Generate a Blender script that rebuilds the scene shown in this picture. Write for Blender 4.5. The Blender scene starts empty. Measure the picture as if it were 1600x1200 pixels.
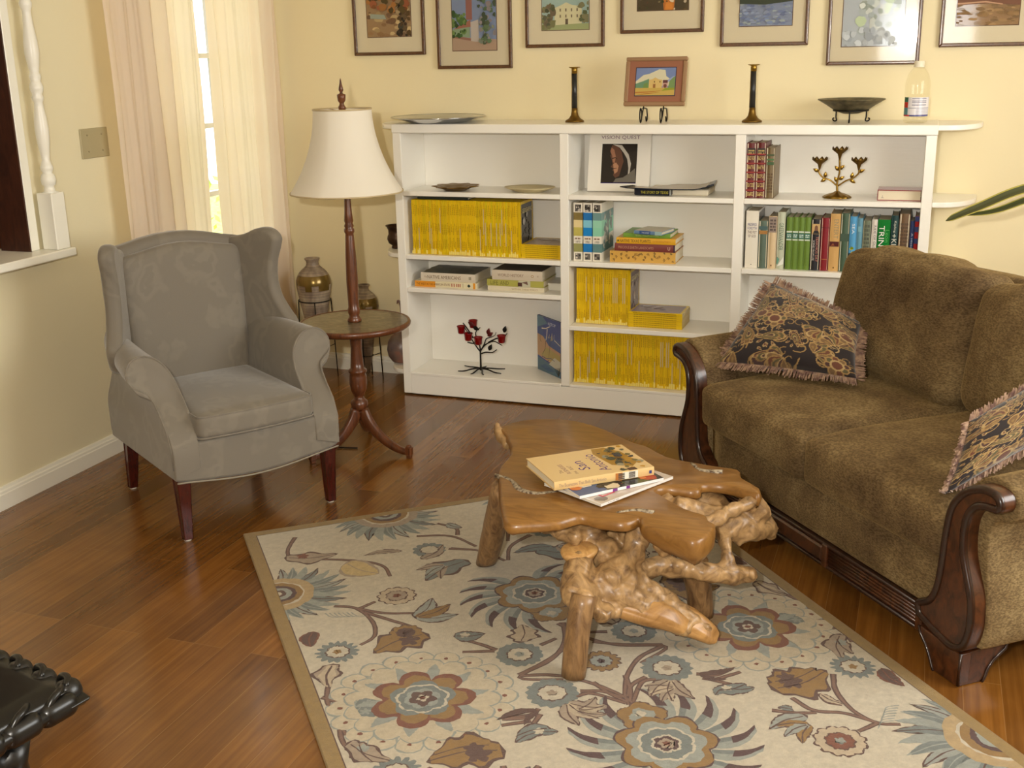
import bpy, bmesh, math, random
from mathutils import Vector, Matrix, noise
random.seed(7)
PI = math.pi
SC = bpy.context.scene
COL = SC.collection

# ------------------------------------------------------------------ basics
def lin(c):
    return tuple((x/12.92 if x <= .04045 else ((x+.055)/1.055)**2.4) for x in c)
def rgb(r, g, b):
    return lin((r/255., g/255., b/255.))
def link(name, me, mats=None, parent=None, loc=(0, 0, 0), rot=None):
    o = bpy.data.objects.new(name, me); COL.objects.link(o)
    if mats is not None:
        for m in (mats if isinstance(mats, (list, tuple)) else [mats]): me.materials.append(m)
    if parent is not None: o.parent = parent
    o.location = loc
    if rot is not None: o.rotation_euler = rot
    return o
def tag(o, label=None, cat=None, group=None, kind=None):
    if label: o['label'] = label
    if cat: o['category'] = cat
    if group: o['group'] = group
    if kind: o['kind'] = kind
    return o
def thing(name, label, cat, loc=(0, 0, 0), rot=(0, 0, 0), group=None):
    o = bpy.data.objects.new(name, None); COL.objects.link(o)
    o.empty_display_size = .05; o.location = loc; o.rotation_euler = rot
    return tag(o, label, cat, group)
def dup(root, loc=None, rot=None, label=None, group=None):
    def cp(o, par):
        c = o.copy(); COL.objects.link(c)
        if par: c.parent = par
        for ch in list(o.children): cp(ch, c)
        return c
    r = cp(root, None)
    if loc is not None: r.location = loc
    if rot is not None: r.rotation_euler = rot
    if label: r['label'] = label
    if group: r['group'] = group
    return r

class MB:
    """collects verts / faces (with material slot and colour) for ONE mesh"""
    def __init__(s): s.v = []; s.f = []; s.m = []; s.c = []; s.sm = []
    def add(s, vs, fs, mi=0, col=None, smooth=True, M=None):
        n = len(s.v)
        for v in vs:
            v = Vector(v)
            if M is not None: v = M @ v
            s.v.append(tuple(v)); s.c.append(col or (1, 1, 1))
        for f in fs:
            s.f.append(tuple(i+n for i in f)); s.m.append(mi); s.sm.append(smooth)
        return s
    def mesh(s, name='mesh', colors=False):
        me = bpy.data.meshes.new(name); me.from_pydata(s.v, [], s.f)
        me.polygons.foreach_set('material_index', s.m)
        me.polygons.foreach_set('use_smooth', s.sm)
        if colors:
            a = me.color_attributes.new('Col', 'FLOAT_COLOR', 'POINT')
            a.data.foreach_set('color', [x for c in s.c for x in (c[0], c[1], c[2], 1.)])
        me.update(); return me
    def obj(s, name, mats, parent=None, loc=(0, 0, 0), rot=None, colors=False):
        return link(name, s.mesh(name, colors), mats, parent, loc, rot)

def box(mb, x0, x1, y0, y1, z0, z1, mi=0, col=None, bev=0., M=None):
    if bev <= 0:
        vs = [(x0,y0,z0),(x1,y0,z0),(x1,y1,z0),(x0,y1,z0),(x0,y0,z1),(x1,y0,z1),(x1,y1,z1),(x0,y1,z1)]
        fs = [(0,3,2,1),(4,5,6,7),(0,1,5,4),(1,2,6,5),(2,3,7,6),(3,0,4,7)]
        return mb.add(vs, fs, mi, col, False, M)
    b = bev; vs = []; 
    # chamfered box: 24 verts
    idx = {}
    for ix, X in ((0, x0), (1, x1)):
        for iy, Y in ((0, y0), (1, y1)):
            for iz, Z in ((0, z0), (1, z1)):
                sx, sy, sz = (1 if ix == 0 else -1), (1 if iy == 0 else -1), (1 if iz == 0 else -1)
                idx[ix, iy, iz, 0] = len(vs); vs.append((X, Y+sy*b, Z+sz*b))
                idx[ix, iy, iz, 1] = len(vs); vs.append((X+sx*b, Y, Z+sz*b))
                idx[ix, iy, iz, 2] = len(vs); vs.append((X+sx*b, Y+sy*b, Z))
    I = idx; fs = []
    for a in (0, 1):
        fs.append([I[a,0,0,0], I[a,0,1,0], I[a,1,1,0], I[a,1,0,0]][::(1 if a == 0 else -1)])
        fs.append([I[0,a,0,1], I[1,a,0,1], I[1,a,1,1], I[0,a,1,1]][::(1 if a == 0 else -1)])
        fs.append([I[0,0,a,2], I[0,1,a,2], I[1,1,a,2], I[1,0,a,2]][::(1 if a == 0 else -1)])
    for a in (0, 1):
        for c in (0, 1):
            s = 1 if a == c else -1
            fs.append([I[a,c,0,0], I[a,c,0,1], I[a,c,1,1], I[a,c,1,0]][::s])
            fs.append([I[a,0,c,0], I[a,1,c,0], I[a,1,c,2], I[a,0,c,2]][::s])
            fs.append([I[0,a,c,1], I[0,a,c,2], I[1,a,c,2], I[1,a,c,1]][::s])
    for k in list(I):
        if k[3] == 0:
            ix, iy, iz, _ = k; s = 1 if (ix+iy+iz) % 2 == 1 else -1
            fs.append([I[ix,iy,iz,0], I[ix,iy,iz,1], I[ix,iy,iz,2]][::s])
    return mb.add(vs, fs, mi, col, False, M)

def rbox(mb, c, s, r, n=8, puff=(0, 0, 0), mi=0, M=None, fn=None, wob=0., wf=3., seed=0):
    """rounded, puffed box. c centre, s half sizes, r radius"""
    N = n; vs = []; fs = []; key = {}
    def pt(u, v, w):
        k = (round(u, 5), round(v, 5), round(w, 5))
        if k in key: return key[k]
        p = []
        for a, h in ((u, s[0]), (v, s[1]), (w, s[2])): p.append(a*h)
        q = [max(-(h-r), min(h-r, a)) for a, h in zip(p, s)]
        d = Vector([a-b for a, b in zip(p, q)])
        e = Vector(q) + (d.normalized()*r if d.length > 1e-9 else d)
        bx, by, bz = (1-v*v)*(1-w*w), (1-u*u)*(1-w*w), (1-u*u)*(1-v*v)
        e.x += puff[0]*bx*(1 if u > 0 else -1)*abs(u)
        e.y += puff[1]*by*(1 if v > 0 else -1)*abs(v)
        e.z += puff[2]*bz*(1 if w > 0 else -1)*abs(w)
        if fn: e = Vector(fn(e, u, v, w))
        if wob:
            nn = noise.noise_vector(Vector((e.x*wf+seed, e.y*wf, e.z*wf)))
            e += nn*wob
        key[k] = len(vs); vs.append(tuple(e+Vector(c))); return key[k]
    g = []
    for i in range(N+1):
        t = -1+2*i/N
        g.append(math.copysign(abs(t)**.8, t) if t else 0.)
    for ax in range(3):
        for sg in (-1, 1):
            for i in range(N):
                for j in range(N):
                    q = []
                    for (a, b) in ((g[i], g[j]), (g[i+1], g[j]), (g[i+1], g[j+1]), (g[i], g[j+1])):
                        uvw = [0, 0, 0]; uvw[ax] = sg; uvw[(ax+1) % 3] = a; uvw[(ax+2) % 3] = b
                        q.append(pt(*uvw))
                    fs.append(q if sg > 0 else q[::-1])
    return mb.add(vs, fs, mi, None, True, M)

def lathe(mb, prof, seg=28, mi=0, M=None, capb=True, capt=True, col=None, fn=None):
    vs = []; fs = []
    for (r, z) in prof:
        for k in range(seg):
            a = 2*PI*k/seg; rr = fn(r, z, a) if fn else r
            vs.append((rr*math.cos(a), rr*math.sin(a), z))
    for i in range(len(prof)-1):
        for k in range(seg):
            a = i*seg+k; b = i*seg+(k+1) % seg
            fs.append((a, b, b+seg, a+seg))
    if capb: fs.append(tuple(range(seg))[::-1])
    if capt: fs.append(tuple((len(prof)-1)*seg+k for k in range(seg)))
    return mb.add(vs, fs, mi, col, True, M)

def catmull(pts, n=6):
    P = [Vector(p) for p in pts]
    if len(P) < 3: return [P[0].lerp(P[-1], i/float(n)) for i in range(n+1)]
    out = []
    Q = [P[0]*2-P[1]]+P+[P[-1]*2-P[-2]]
    for i in range(1, len(Q)-2):
        for k in range(n):
            t = k/float(n); a, b, c, d = Q[i-1], Q[i], Q[i+1], Q[i+2]
            out.append(.5*((2*b)+(c-a)*t+(2*a-5*b+4*c-d)*t*t+(3*b-a-3*c+d)*t**3))
    out.append(P[-1]); return out

def tube(mb, pts, r, seg=8, mi=0, sm=0, cap=True, M=None, col=None, closed=False):
    """r: number or list of radii per control point"""
    P = [Vector(p) for p in pts]
    R = list(r) if isinstance(r, (list, tuple)) else [r]*len(P)
    if sm:
        ext = [tuple(p)+(q,) for p, q in zip(P, R)]
        Q4 = []
        E4 = [Vector(e) for e in ext]
        Qp = [E4[0]*2-E4[1]]+E4+[E4[-1]*2-E4[-2]]
        for i in range(1, len(Qp)-2):
            for k in range(sm):
                t = k/float(sm); a, b, c, d = Qp[i-1], Qp[i], Qp[i+1], Qp[i+2]
                Q4.append(.5*((2*b)+(c-a)*t+(2*a-5*b+4*c-d)*t*t+(3*b-a-3*c+d)*t**3))
        Q4.append(E4[-1])
        P = [Vector(q[:3]) for q in Q4]; R = [max(q[3], 1e-4) for q in Q4]
    n = len(P); vs = []; fs = []
    up = None
    for i in range(n):
        if closed: T = (P[(i+1) % n]-P[i-1])
        else: T = (P[min(i+1, n-1)]-P[max(i-1, 0)])
        T.normalize()
        if up is None:
            up = Vector((0, 0, 1)) if abs(T.z) < .9 else Vector((1, 0, 0))
        up = up-T*up.dot(T)
        if up.length < 1e-6: up = T.orthogonal()
        up.normalize(); sd = T.cross(up)
        for k in range(seg):
            a = 2*PI*k/seg
            vs.append(tuple(P[i]+(up*math.cos(a)+sd*math.sin(a))*R[i]))
    for i in range(n if closed else n-1):
        for k in range(seg):
            a = i*seg+k; b = i*seg+(k+1) % seg; j = ((i+1) % n)*seg
            fs.append((a, b, j+(k+1) % seg, j+k))
    if cap and not closed:
        fs.append(tuple(range(seg))[::-1]); fs.append(tuple((n-1)*seg+k for k in range(seg)))
    return mb.add(vs, [f[::-1] for f in fs], mi, col, True, M)

def prism(mb, out, d0, d1, ax='y', mi=0, M=None, smooth=False, col=None):
    """extrude 2D outline between d0 and d1 along axis; out coords are the two other axes in order"""
    def P(a, b, d):
        return {'x': (d, a, b), 'y': (a, d, b), 'z': (a, b, d)}[ax]
    n = len(out); vs = [P(a, b, d0) for a, b in out]+[P(a, b, d1) for a, b in out]
    fs = [tuple(range(n)), tuple(range(2*n-1, n-1, -1))]
    fs += [(i, i+n, (i+1) % n+n, (i+1) % n) for i in range(n)]
    return mb.add(vs, fs, mi, col, smooth, M)
def fixn(o):
    bm = bmesh.new(); bm.from_mesh(o.data); bmesh.ops.recalc_face_normals(bm, faces=bm.faces); bm.to_mesh(o.data); bm.free(); return o
def bevel(o, w, seg=3, ang=35, sub=0):
    fixn(o)
    m = o.modifiers.new('bevel', 'BEVEL'); m.width = w; m.segments = seg; m.limit_method = 'ANGLE'; m.angle_limit = math.radians(ang)
    if sub:
        s = o.modifiers.new('sub', 'SUBSURF'); s.levels = sub; s.render_levels = sub
    for p in o.data.polygons: p.use_smooth = True
    m2 = o.modifiers.new('wn', 'WEIGHTED_NORMAL'); m2.keep_sharp = True
    return o
def subsurf(o, n=1):
    s = o.modifiers.new('sub', 'SUBSURF'); s.levels = n; s.render_levels = n; return o

# ------------------------------------------------------------------ materials
def mat(name, col=(.5, .5, .5), rough=.5, metal=0., spec=.5, coat=0., sheen=0., trans=0., alpha=1.):
    m = bpy.data.materials.new(name); m.use_nodes = True
    b = m.node_tree.nodes['Principled BSDF']
    b.inputs['Base Color'].default_value = (*col, 1); b.inputs['Roughness'].default_value = rough
    b.inputs['Metallic'].default_value = metal; b.inputs['Specular IOR Level'].default_value = spec
    b.inputs['Coat Weight'].default_value = coat; b.inputs['Sheen Weight'].default_value = sheen
    b.inputs['Transmission Weight'].default_value = trans
    m['b'] = 1
    return m
def N(m, t, **kw):
    n = m.node_tree.nodes.new(t)
    for k, v in kw.items():
        if hasattr(n, k) and k not in n.inputs: setattr(n, k, v)
        else: n.inputs[k].default_value = v
    return n
def L(m, a, ao, b, bi): m.node_tree.links.new(a.outputs[ao], b.inputs[bi])
def bsdf(m): return m.node_tree.nodes['Principled BSDF']
def coords(m, scale=(1, 1, 1), rot=(0, 0, 0), src='Object'):
    tc = N(m, 'ShaderNodeTexCoord'); mp = N(m, 'ShaderNodeMapping')
    mp.inputs['Scale'].default_value = scale; mp.inputs['Rotation'].default_value = rot
    L(m, tc, src, mp, 'Vector'); return mp
def ramp(m, stops):
    r = N(m, 'ShaderNodeValToRGB'); e = r.color_ramp.elements
    while len(e) > 1: e.remove(e[-1])
    e[0].position = stops[0][0]; e[0].color = (*stops[0][1], 1)
    for p, c in stops[1:]:
        x = e.new(p); x.color = (*c, 1)
    return r
def mixc(m, fac, a, b, bt='MIX'):
    """fac,a,b: value or (node,out)"""
    n = N(m, 'ShaderNodeMix'); n.data_type = 'RGBA'; n.blend_type = bt
    for i, x in ((0, fac), (6, a), (7, b)):
        if isinstance(x, tuple) and len(x) == 2 and hasattr(x[0], 'outputs'): m.node_tree.links.new(x[0].outputs[x[1]], n.inputs[i])
        elif i == 0: n.inputs[0].default_value = x
        else: n.inputs[i].default_value = (*x, 1)
    return (n, 2)
def bump(m, src, strength=.2, dist=.002):
    b = N(m, 'ShaderNodeBump'); b.inputs['Strength'].default_value = strength; b.inputs['Distance'].default_value = dist
    m.node_tree.links.new(src[0].outputs[src[1]], b.inputs['Height'])
    m.node_tree.links.new(b.outputs[0], bsdf(m).inputs['Normal']); return b
def noisetex(m, mp, scale=10, detail=4, rough=.5, dist=0.):
    n = N(m, 'ShaderNodeTexNoise'); n.inputs['Scale'].default_value = scale; n.inputs['Detail'].default_value = detail
    n.inputs['Roughness'].default_value = rough; n.inputs['Distortion'].default_value = dist
    L(m, mp, 'Vector', n, 'Vector'); return n
def setc(m, src): m.node_tree.links.new(src[0].outputs[src[1]], bsdf(m).inputs['Base Color'])

def wall_mat(name, col):
    m = mat(name, col, .55, spec=.3); mp = coords(m)
    n = noisetex(m, mp, 90, 3); bump(m, (n, 0), .12, .002)
    n2 = noisetex(m, mp, 1.5, 2); r = ramp(m, [(.3, tuple(x*.97 for x in col)), (.7, tuple(min(1, x*1.03) for x in col))]); L(m, n2, 0, r, 0); setc(m, (r, 0))
    return m
M_wall = wall_mat('wall_paint', rgb(238, 224, 184))
M_walll = wall_mat('wall_paint_side', rgb(232, 222, 188))
M_ceil = wall_mat('ceiling_paint', rgb(240, 232, 210))
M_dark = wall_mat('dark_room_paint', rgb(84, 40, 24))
M_trim = mat('trim_paint', rgb(244, 241, 228), .3)
M_case = mat('bookcase_paint', rgb(247, 243, 233), .28, spec=.5)
mp = coords(M_case, (1, 1, 12)); n_ = noisetex(M_case, mp, 14, 3); bump(M_case, (n_, 0), .12, .002)

def wood_mat(name, dark, light, scale=(6, 6, 1), rough=.35, coat=.3, det=6, wave=8):
    m = mat(name, light, rough, coat=coat); mp = coords(m, scale)
    n = noisetex(m, mp, wave, det, .6, 1.2)
    r = ramp(m, [(.3, dark), (.5, tuple((a+b)/2 for a, b in zip(dark, light))), (.72, light)]); L(m, n, 0, r, 0); setc(m, (r, 0))
    bump(m, (n, 0), .08, .002)
    bsdf(m).inputs['Coat Roughness'].default_value = .15
    return m
M_mahog = wood_mat('mahogany', rgb(66, 34, 18), rgb(118, 66, 34), (10, 10, 1.5))
M_chleg = wood_mat('red_mahogany', rgb(46, 13, 9), rgb(82, 28, 18), (10, 10, 1.5), .25)
M_sofwood = wood_mat('carved_walnut', rgb(36, 17, 9), rgb(88, 48, 24), (5, 5, 3), .3)
M_sofrim = wood_mat('dark_walnut_rim', rgb(26, 12, 7), rgb(52, 25, 14), (5, 5, 3), .28)
M_root = wood_mat('root_wood', rgb(96, 68, 42), rgb(196, 158, 108), (9, 9, 9), .42, .15, 8, 3)
M_rootlt = wood_mat('pale_cut_wood', rgb(168, 120, 66), rgb(206, 164, 104), (6, 6, 3), .4, .2)
M_slab = wood_mat('slab_wood', rgb(112, 74, 30), rgb(152, 108, 52), (2, 9, 6), .38, .2, 7, 4)
M_legw = wood_mat('peeled_log', rgb(88, 60, 36), rgb(160, 124, 82), (10, 10, 2.5), .4, .2, 8, 5)
M_frame = wood_mat('frame_wood', rgb(66, 40, 22), rgb(108, 72, 40), (8, 8, 8), .35)
M_black = mat('black_iron', rgb(26, 22, 18), .45, .6)
M_brass = mat('brass', rgb(150, 118, 50), .28, .95)
M_brassd = mat('aged_brass', rgb(120, 92, 40), .38, .9)
M_bronze = mat('dark_bronze', rgb(70, 50, 34), .4, .7)
M_silver = mat('silver', rgb(190, 190, 188), .16, 1.)
M_white = mat('white_china', rgb(236, 228, 206), .35)
M_glide = mat('nylon_glide', rgb(220, 214, 200), .5)
M_plastic = mat('clear_plastic', (1, 1, 1), .05)
M_pages = mat('book_pages', rgb(222, 210, 184), .8)
mp = coords(M_pages, (300, 300, 300)); n_ = noisetex(M_pages, mp, 1, 1); bump(M_pages, (n_, 0), .2, .001)

def clear(m, tint=(1, 1, 1), edge=1.45, rough=.03):
    nt = m.node_tree; out = [n for n in nt.nodes if n.type == 'OUTPUT_MATERIAL'][0]
    tr = N(m, 'ShaderNodeBsdfTransparent'); tr.inputs[0].default_value = (*tint, 1)
    gl = N(m, 'ShaderNodeBsdfGlossy'); gl.inputs['Roughness'].default_value = rough; gl.inputs[0].default_value = (1, 1, 1, 1)
    fr0 = N(m, 'ShaderNodeLayerWeight'); fr0.inputs[0].default_value = .5
    pw = N(m, 'ShaderNodeMath', operation='POWER'); m.node_tree.links.new(fr0.outputs[1], pw.inputs[0]); pw.inputs[1].default_value = 4.
    fr = N(m, 'ShaderNodeMath', operation='MULTIPLY_ADD'); L(m, pw, 0, fr, 0); fr.inputs[1].default_value = min(.9, edge-1) if edge > 1.3 else .35; fr.inputs[2].default_value = .035 if edge > 1.3 else .02
    mx = N(m, 'ShaderNodeMixShader'); L(m, fr, 0, mx, 0); L(m, tr, 0, mx, 1); L(m, gl, 0, mx, 2)
    nt.links.new(mx.outputs[0], out.inputs['Surface']); return m
clear(M_plastic, (.97, .965, .93), 1.18, rough=.08)
M_glass = clear(mat('picture_glass'), rough=.05)
M_wglass = clear(mat('window_glass'), rough=.01)
M_redglass = mat('red_glass', rgb(150, 10, 14), .08, trans=.45); 

def printed(name, rough=.35, spec=.4):
    m = mat(name, rough=rough, spec=spec); a = N(m, 'ShaderNodeVertexColor'); a.layer_name = 'Col'
    setc(m, (a, 0)); return m
M_print = printed('printed_paper', .4)
M_gloss = printed('glossy_cover', .22)
M_matte = printed('painted_matte', .7, .2)

# ------------------------------------------------------------------ flat painting (real thin layers of ink)
_tc = {}
def text_polys(s):
    if s in _tc: return _tc[s]
    cu = bpy.data.curves.new('t', 'FONT'); cu.body = s; cu.size = 1; cu.resolution_u = 2
    ob = bpy.data.objects.new('t', cu); me = ob.to_mesh()
    vs = [(v.co.x, v.co.y) for v in me.vertices]; fs = [tuple(p.vertices) for p in me.polygons]
    ob.to_mesh_clear(); bpy.data.objects.remove(ob); bpy.data.curves.remove(cu)
    if vs:
        x0 = min(v[0] for v in vs); x1 = max(v[0] for v in vs); y0 = min(v[1] for v in vs); y1 = max(v[1] for v in vs)
        vs = [((x-x0)/(x1-x0), (y-y0)/max(1e-6, (y1-y0))) for x, y in vs]
    _tc[s] = (vs, fs); return _tc[s]
def paint(mb, shapes, o, ux, uy, eps=.0002, mi=0, clip=None):
    """shapes: ('p',col,[(u,v)..]) or ('t',col,text,u0,v0,w,h,rot) in metres on the plane o,ux,uy"""
    o = Vector(o); ux = Vector(ux).normalized(); uy = Vector(uy).normalized(); nn = ux.cross(uy)
    k = 1
    for s in shapes:
        lay = k
        if s[0] == 'p':
            pts = s[2]
            if clip: pts = [(min(max(u, clip[0]), clip[1]), min(max(v, clip[2]), clip[3])) for u, v in pts]
            ar = sum(pts[i][0]*pts[(i+1) % len(pts)][1]-pts[(i+1) % len(pts)][0]*pts[i][1] for i in range(len(pts)))
            if abs(ar) < 1e-9: continue
            if ar < 0: pts = pts[::-1]
            if len(s) > 3: lay = s[3]
            mb.add([tuple(o+ux*u+uy*v+nn*(eps*lay)) for u, v in pts], [tuple(range(len(pts)))], mi, s[1], False)
        else:
            _, col, tx, u0, v0, w, h, rot = s
            vs, fs = text_polys(tx)
            c, d = round(math.cos(rot)), round(math.sin(rot))
            if rot not in (0, PI, PI/2, -PI/2): c, d = math.cos(rot), math.sin(rot)
            P = [tuple(o+ux*(u0+x*w*c-y*h*d)+uy*(v0+x*w*d+y*h*c)+nn*(eps*lay)) for x, y in vs]
            if P: mb.add(P, fs, mi, col, False)
        k += 1
def rect(col, u0, v0, u1, v1): return ('p', col, [(u0, v0), (u1, v0), (u1, v1), (u0, v1)])
def ell(col, cx, cy, rx, ry, n=20, jit=0., rnd=random):
    return ('p', col, [(cx+rx*math.cos(2*PI*i/n)*(1+jit*(rnd.random()-.5)), cy+ry*math.sin(2*PI*i/n)*(1+jit*(rnd.random()-.5))) for i in range(n)])
def blobs(n, box_, cols, s, seed=1, asp=1.):
    r = random.Random(seed); out = []
    for i in range(n):
        c = r.choice(cols); k = s*(.4+r.random()); f = .85+.3*r.random()
        out.append(ell(tuple(x*f for x in c), box_[0]+(box_[2]-box_[0])*r.random(), box_[1]+(box_[3]-box_[1])*r.random(), k, k*asp, 9, .6, r))
    return out
def words(col, n, box_, seed=1, rows=1, rot=0):
    """unreadably small print as tiny strokes"""
    r = random.Random(seed); out = []
    for j in range(rows):
        h = (box_[3]-box_[1])/rows; v = box_[1]+h*(j+.2); u = box_[0]
        while u < box_[2]:
            w = (box_[2]-box_[0])/n*(.4+r.random()*.8)
            out.append(rect(col, u, v, min(box_[2], u+w), v+h*.6)); u += w*1.3
    return out

# ================================================================== CAMERA
yaw, pitch, roll = -.3473, -.2817, -.02
fw = Vector((math.sin(yaw)*math.cos(pitch), math.cos(yaw)*math.cos(pitch), math.sin(pitch)))
r0 = Vector((math.cos(yaw), -math.sin(yaw), 0)); u0 = r0.cross(fw)
rt = r0*math.cos(roll)+u0*math.sin(roll); upv = -r0*math.sin(roll)+u0*math.cos(roll)
cam = bpy.data.objects.new('camera', bpy.data.cameras.new('camera')); COL.objects.link(cam)
CAMP = Vector((2.1977, -4.6064, 1.5076))
cam.matrix_world = Matrix(((rt.x, upv.x, -fw.x, CAMP.x), (rt.y, upv.y, -fw.y, CAMP.y), (rt.z, upv.z, -fw.z, CAMP.z), (0, 0, 0, 1)))
cam.data.sensor_width = 36; cam.data.lens = 1789.34/1600*36; cam.data.clip_start = .05
SC.camera = cam
vs_ = SC.view_settings
vs_.view_transform = 'Standard'; vs_.look = 'None'; vs_.gamma = 1; vs_.exposure = 0; vs_.use_curve_mapping = False

# ================================================================== LIGHT
W_ = bpy.data.worlds.new('sky'); SC.world = W_; W_.use_nodes = True
bg = W_.node_tree.nodes['Background']; bg.inputs[0].default_value = (.82, .92, 1, 1); bg.inputs[1].default_value = 3.2
def area(name, loc, target, sx, sy, power, col=(1, 1, 1), shape='RECTANGLE'):
    l = bpy.data.lights.new(name, 'AREA'); l.shape = shape; l.size = sx; l.size_y = sy; l.energy = power; l.color = col
    o = bpy.data.objects.new(name, l); COL.objects.link(o); o.location = loc
    o.rotation_euler = (Vector(target)-Vector(loc)).to_track_quat('-Z', 'Y').to_euler(); return o
flash = area('camera_flash', (2.01, -4.58, 1.60), Vector((2.01, -4.58, 1.60))+fw, .045, .03, 54, (1, .93, .82))
area('daylight_right_window', (3.93, -1.9, 1.55), (2.2, -1.4, .9), 1.7, 1.2, 50, (1, .95, .86))
area('daylight_rear_window', (2.1, -6.45, 1.6), (1.9, 0, .8), .85, 1.15, 13, (1, .95, .86))
sun = bpy.data.lights.new('sun', 'SUN'); sun.energy = 9; sun.angle = .01; sun.color = (1, .95, .85)
so = bpy.data.objects.new('sun', sun); COL.objects.link(so); so.rotation_euler = (math.radians(38), math.radians(12), 0)

# ================================================================== ROOM
XW, YB = -.777, .331
ZC = 2.5
def struct(o): return tag(o, kind='structure')
def wall_with_holes(name, ax, d0, d1, a0, a1, z0, z1, holes, m):
    """wall slab between d0,d1 along ax; spans a0..a1; holes (a0,a1,z0,z1)"""
    mb = MB(); As = sorted({a0, a1}|{h[0] for h in holes}|{h[1] for h in holes}); Zs = sorted({z0, z1}|{h[2] for h in holes}|{h[3] for h in holes})
    for i in range(len(As)-1):
        for j in range(len(Zs)-1):
            ca, cz = (As[i]+As[i+1])/2, (Zs[j]+Zs[j+1])/2
            if any(h[0] < ca < h[1] and h[2] < cz < h[3] for h in holes): continue
            if ax == 'x': box(mb, d0, d1, As[i], As[i+1], Zs[j], Zs[j+1])
            else: box(mb, As[i], As[i+1], d0, d1, Zs[j], Zs[j+1])
    return struct(mb.obj(name, m))
WIN = (-.60, .22, .62, 2.12)
PASS = (-3.2, -1.385, .832, 2.2)
wall_with_holes('wall_left', 'x', XW-.12, XW, -6.5, YB+.12, 0, ZC, [WIN, PASS], M_walll)
wall_with_holes('wall_back', 'y', YB, YB+.12, XW, 4.12, 0, ZC, [], M_wall)
wall_with_holes('wall_right', 'x', 4.0, 4.12, -6.5, YB, 0, ZC, [(-2.8, -1.0, .9, 2.2)], M_wall)
wall_with_holes('wall_front', 'y', -6.62, -6.5, XW-.12, 4.12, 0, ZC, [(1.65, 2.55, 1.0, 2.2)], M_wall)
mb = MB(); box(mb, XW-.12, 4.12, -6.62, YB+.12, ZC, ZC+.1); struct(mb.obj('ceiling', M_ceil))
# floor -------------------------------------------------------------
M_floor = mat('bamboo_floor', rgb(120, 72, 30), .26, spec=.45, coat=.35)
bsdf(M_floor).inputs['Coat Roughness'].default_value = .12
mp = coords(M_floor, (1, 1, 1), (0, 0, PI/2))
br = N(M_floor, 'ShaderNodeTexBrick'); br.offset = .37; br.offset_frequency = 3
for k, v in (('Scale', 1.), ('Brick Width', 1.15), ('Row Height', .088), ('Mortar Size', .0009), ('Mortar Smooth', .2), ('Bias', 0.)): br.inputs[k].default_value = v
br.inputs['Color1'].default_value = (0, 0, 0, 1); br.inputs['Color2'].default_value = (1, 1, 1, 1); br.inputs['Mortar'].default_value = (.5, .5, .5, 1)
L(M_floor, mp, 'Vector', br, 'Vector')
st = coords(M_floor, (30, .9, 1)); n1 = noisetex(M_floor, st, 2.4, 4, .55, 0.)
st2 = coords(M_floor, (3, 3, 1)); n2 = noisetex(M_floor, st2, 2.5, 3)
r1 = ramp(M_floor, [(.25, rgb(108, 68, 26)), (.5, rgb(124, 80, 32)), (.78, rgb(140, 94, 42))]); L(M_floor, n1, 0, r1, 0)
r2 = ramp(M_floor, [(0, (.68, .64, .60)), (.45, (.92, .9, .88)), (1, (1.18, 1.18, 1.1))]); L(M_floor, br, 0, r2, 0)
mx = mixc(M_floor, 1., (r1, 0), (r2, 0), 'MULTIPLY')
r3 = ramp(M_floor, [(.3, (.82, .8, .78)), (.7, (1.08, 1.08, 1.08))]); L(M_floor, n2, 0, r3, 0)
mx2 = mixc(M_floor, .8, mx, (r3, 0), 'MULTIPLY')
mx3 = mixc(M_floor, (br, 1), mx2, rgb(138, 98, 52)); setc(M_floor, mx3)
bb = bump(M_floor, (br, 1), -.04, .001)
# knots: small darker nodes of the bamboo strips
mb = MB(); box(mb, XW-.12, 4.12, -6.62, YB+.12, -.1, 0); struct(mb.obj('floor', M_floor))
# baseboards ---------------------------------------------------------
def basep(d): return [(0, 0), (d, 0), (d, .055), (d*.85, .058), (d*.8, .066), (d*.55, .07), (d*.45, .078), (0, .08)]
mb = MB(); prism(mb, [(XW+a, z) for a, z in basep(.018)], -6.5, YB, 'y'); struct(fixn(mb.obj('baseboard_left', M_trim)))
mb = MB(); prism(mb, [(YB-a, z) for a, z in basep(.018)], XW, 4.0, 'x'); struct(fixn(mb.obj('baseboard_back', M_trim)))
# window behind the curtains ----------------------------------------
y0, y1, z0, z1 = WIN
w = thing('window_1', None, None); w['kind'] = 'structure'
mb = MB(); xf0, xf1 = XW-.10, XW-.04
for a in ((y0, y0+.045, z0, z1), (y1-.045, y1, z0, z1), (y0, y1, z0, z0+.045), (y0, y1, z1-.045, z1)): box(mb, xf0, xf1, *a, bev=.004)
mb.obj('window_frame', M_trim, w)
for k in range(1, 5):
    mb = MB(); zz = z0+(z1-z0)*k/5.; box(mb, xf0+.015, xf1-.015, y0+.04, y1-.04, zz-.011, zz+.011); mb.obj('muntin', M_trim, w)
for k in (1, 2):
    mb = MB(); yy = y0+(y1-y0)*k/3.; box(mb, xf0+.016, xf1-.016, yy-.009, yy+.009, z0+.04, z1-.04); mb.obj('muntin', M_trim, w)
mb = MB(); box(mb, XW-.073, XW-.069, y0+.04, y1-.04, z0+.04, z1-.04); mb.obj('window_pane', M_wglass, w)
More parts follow.
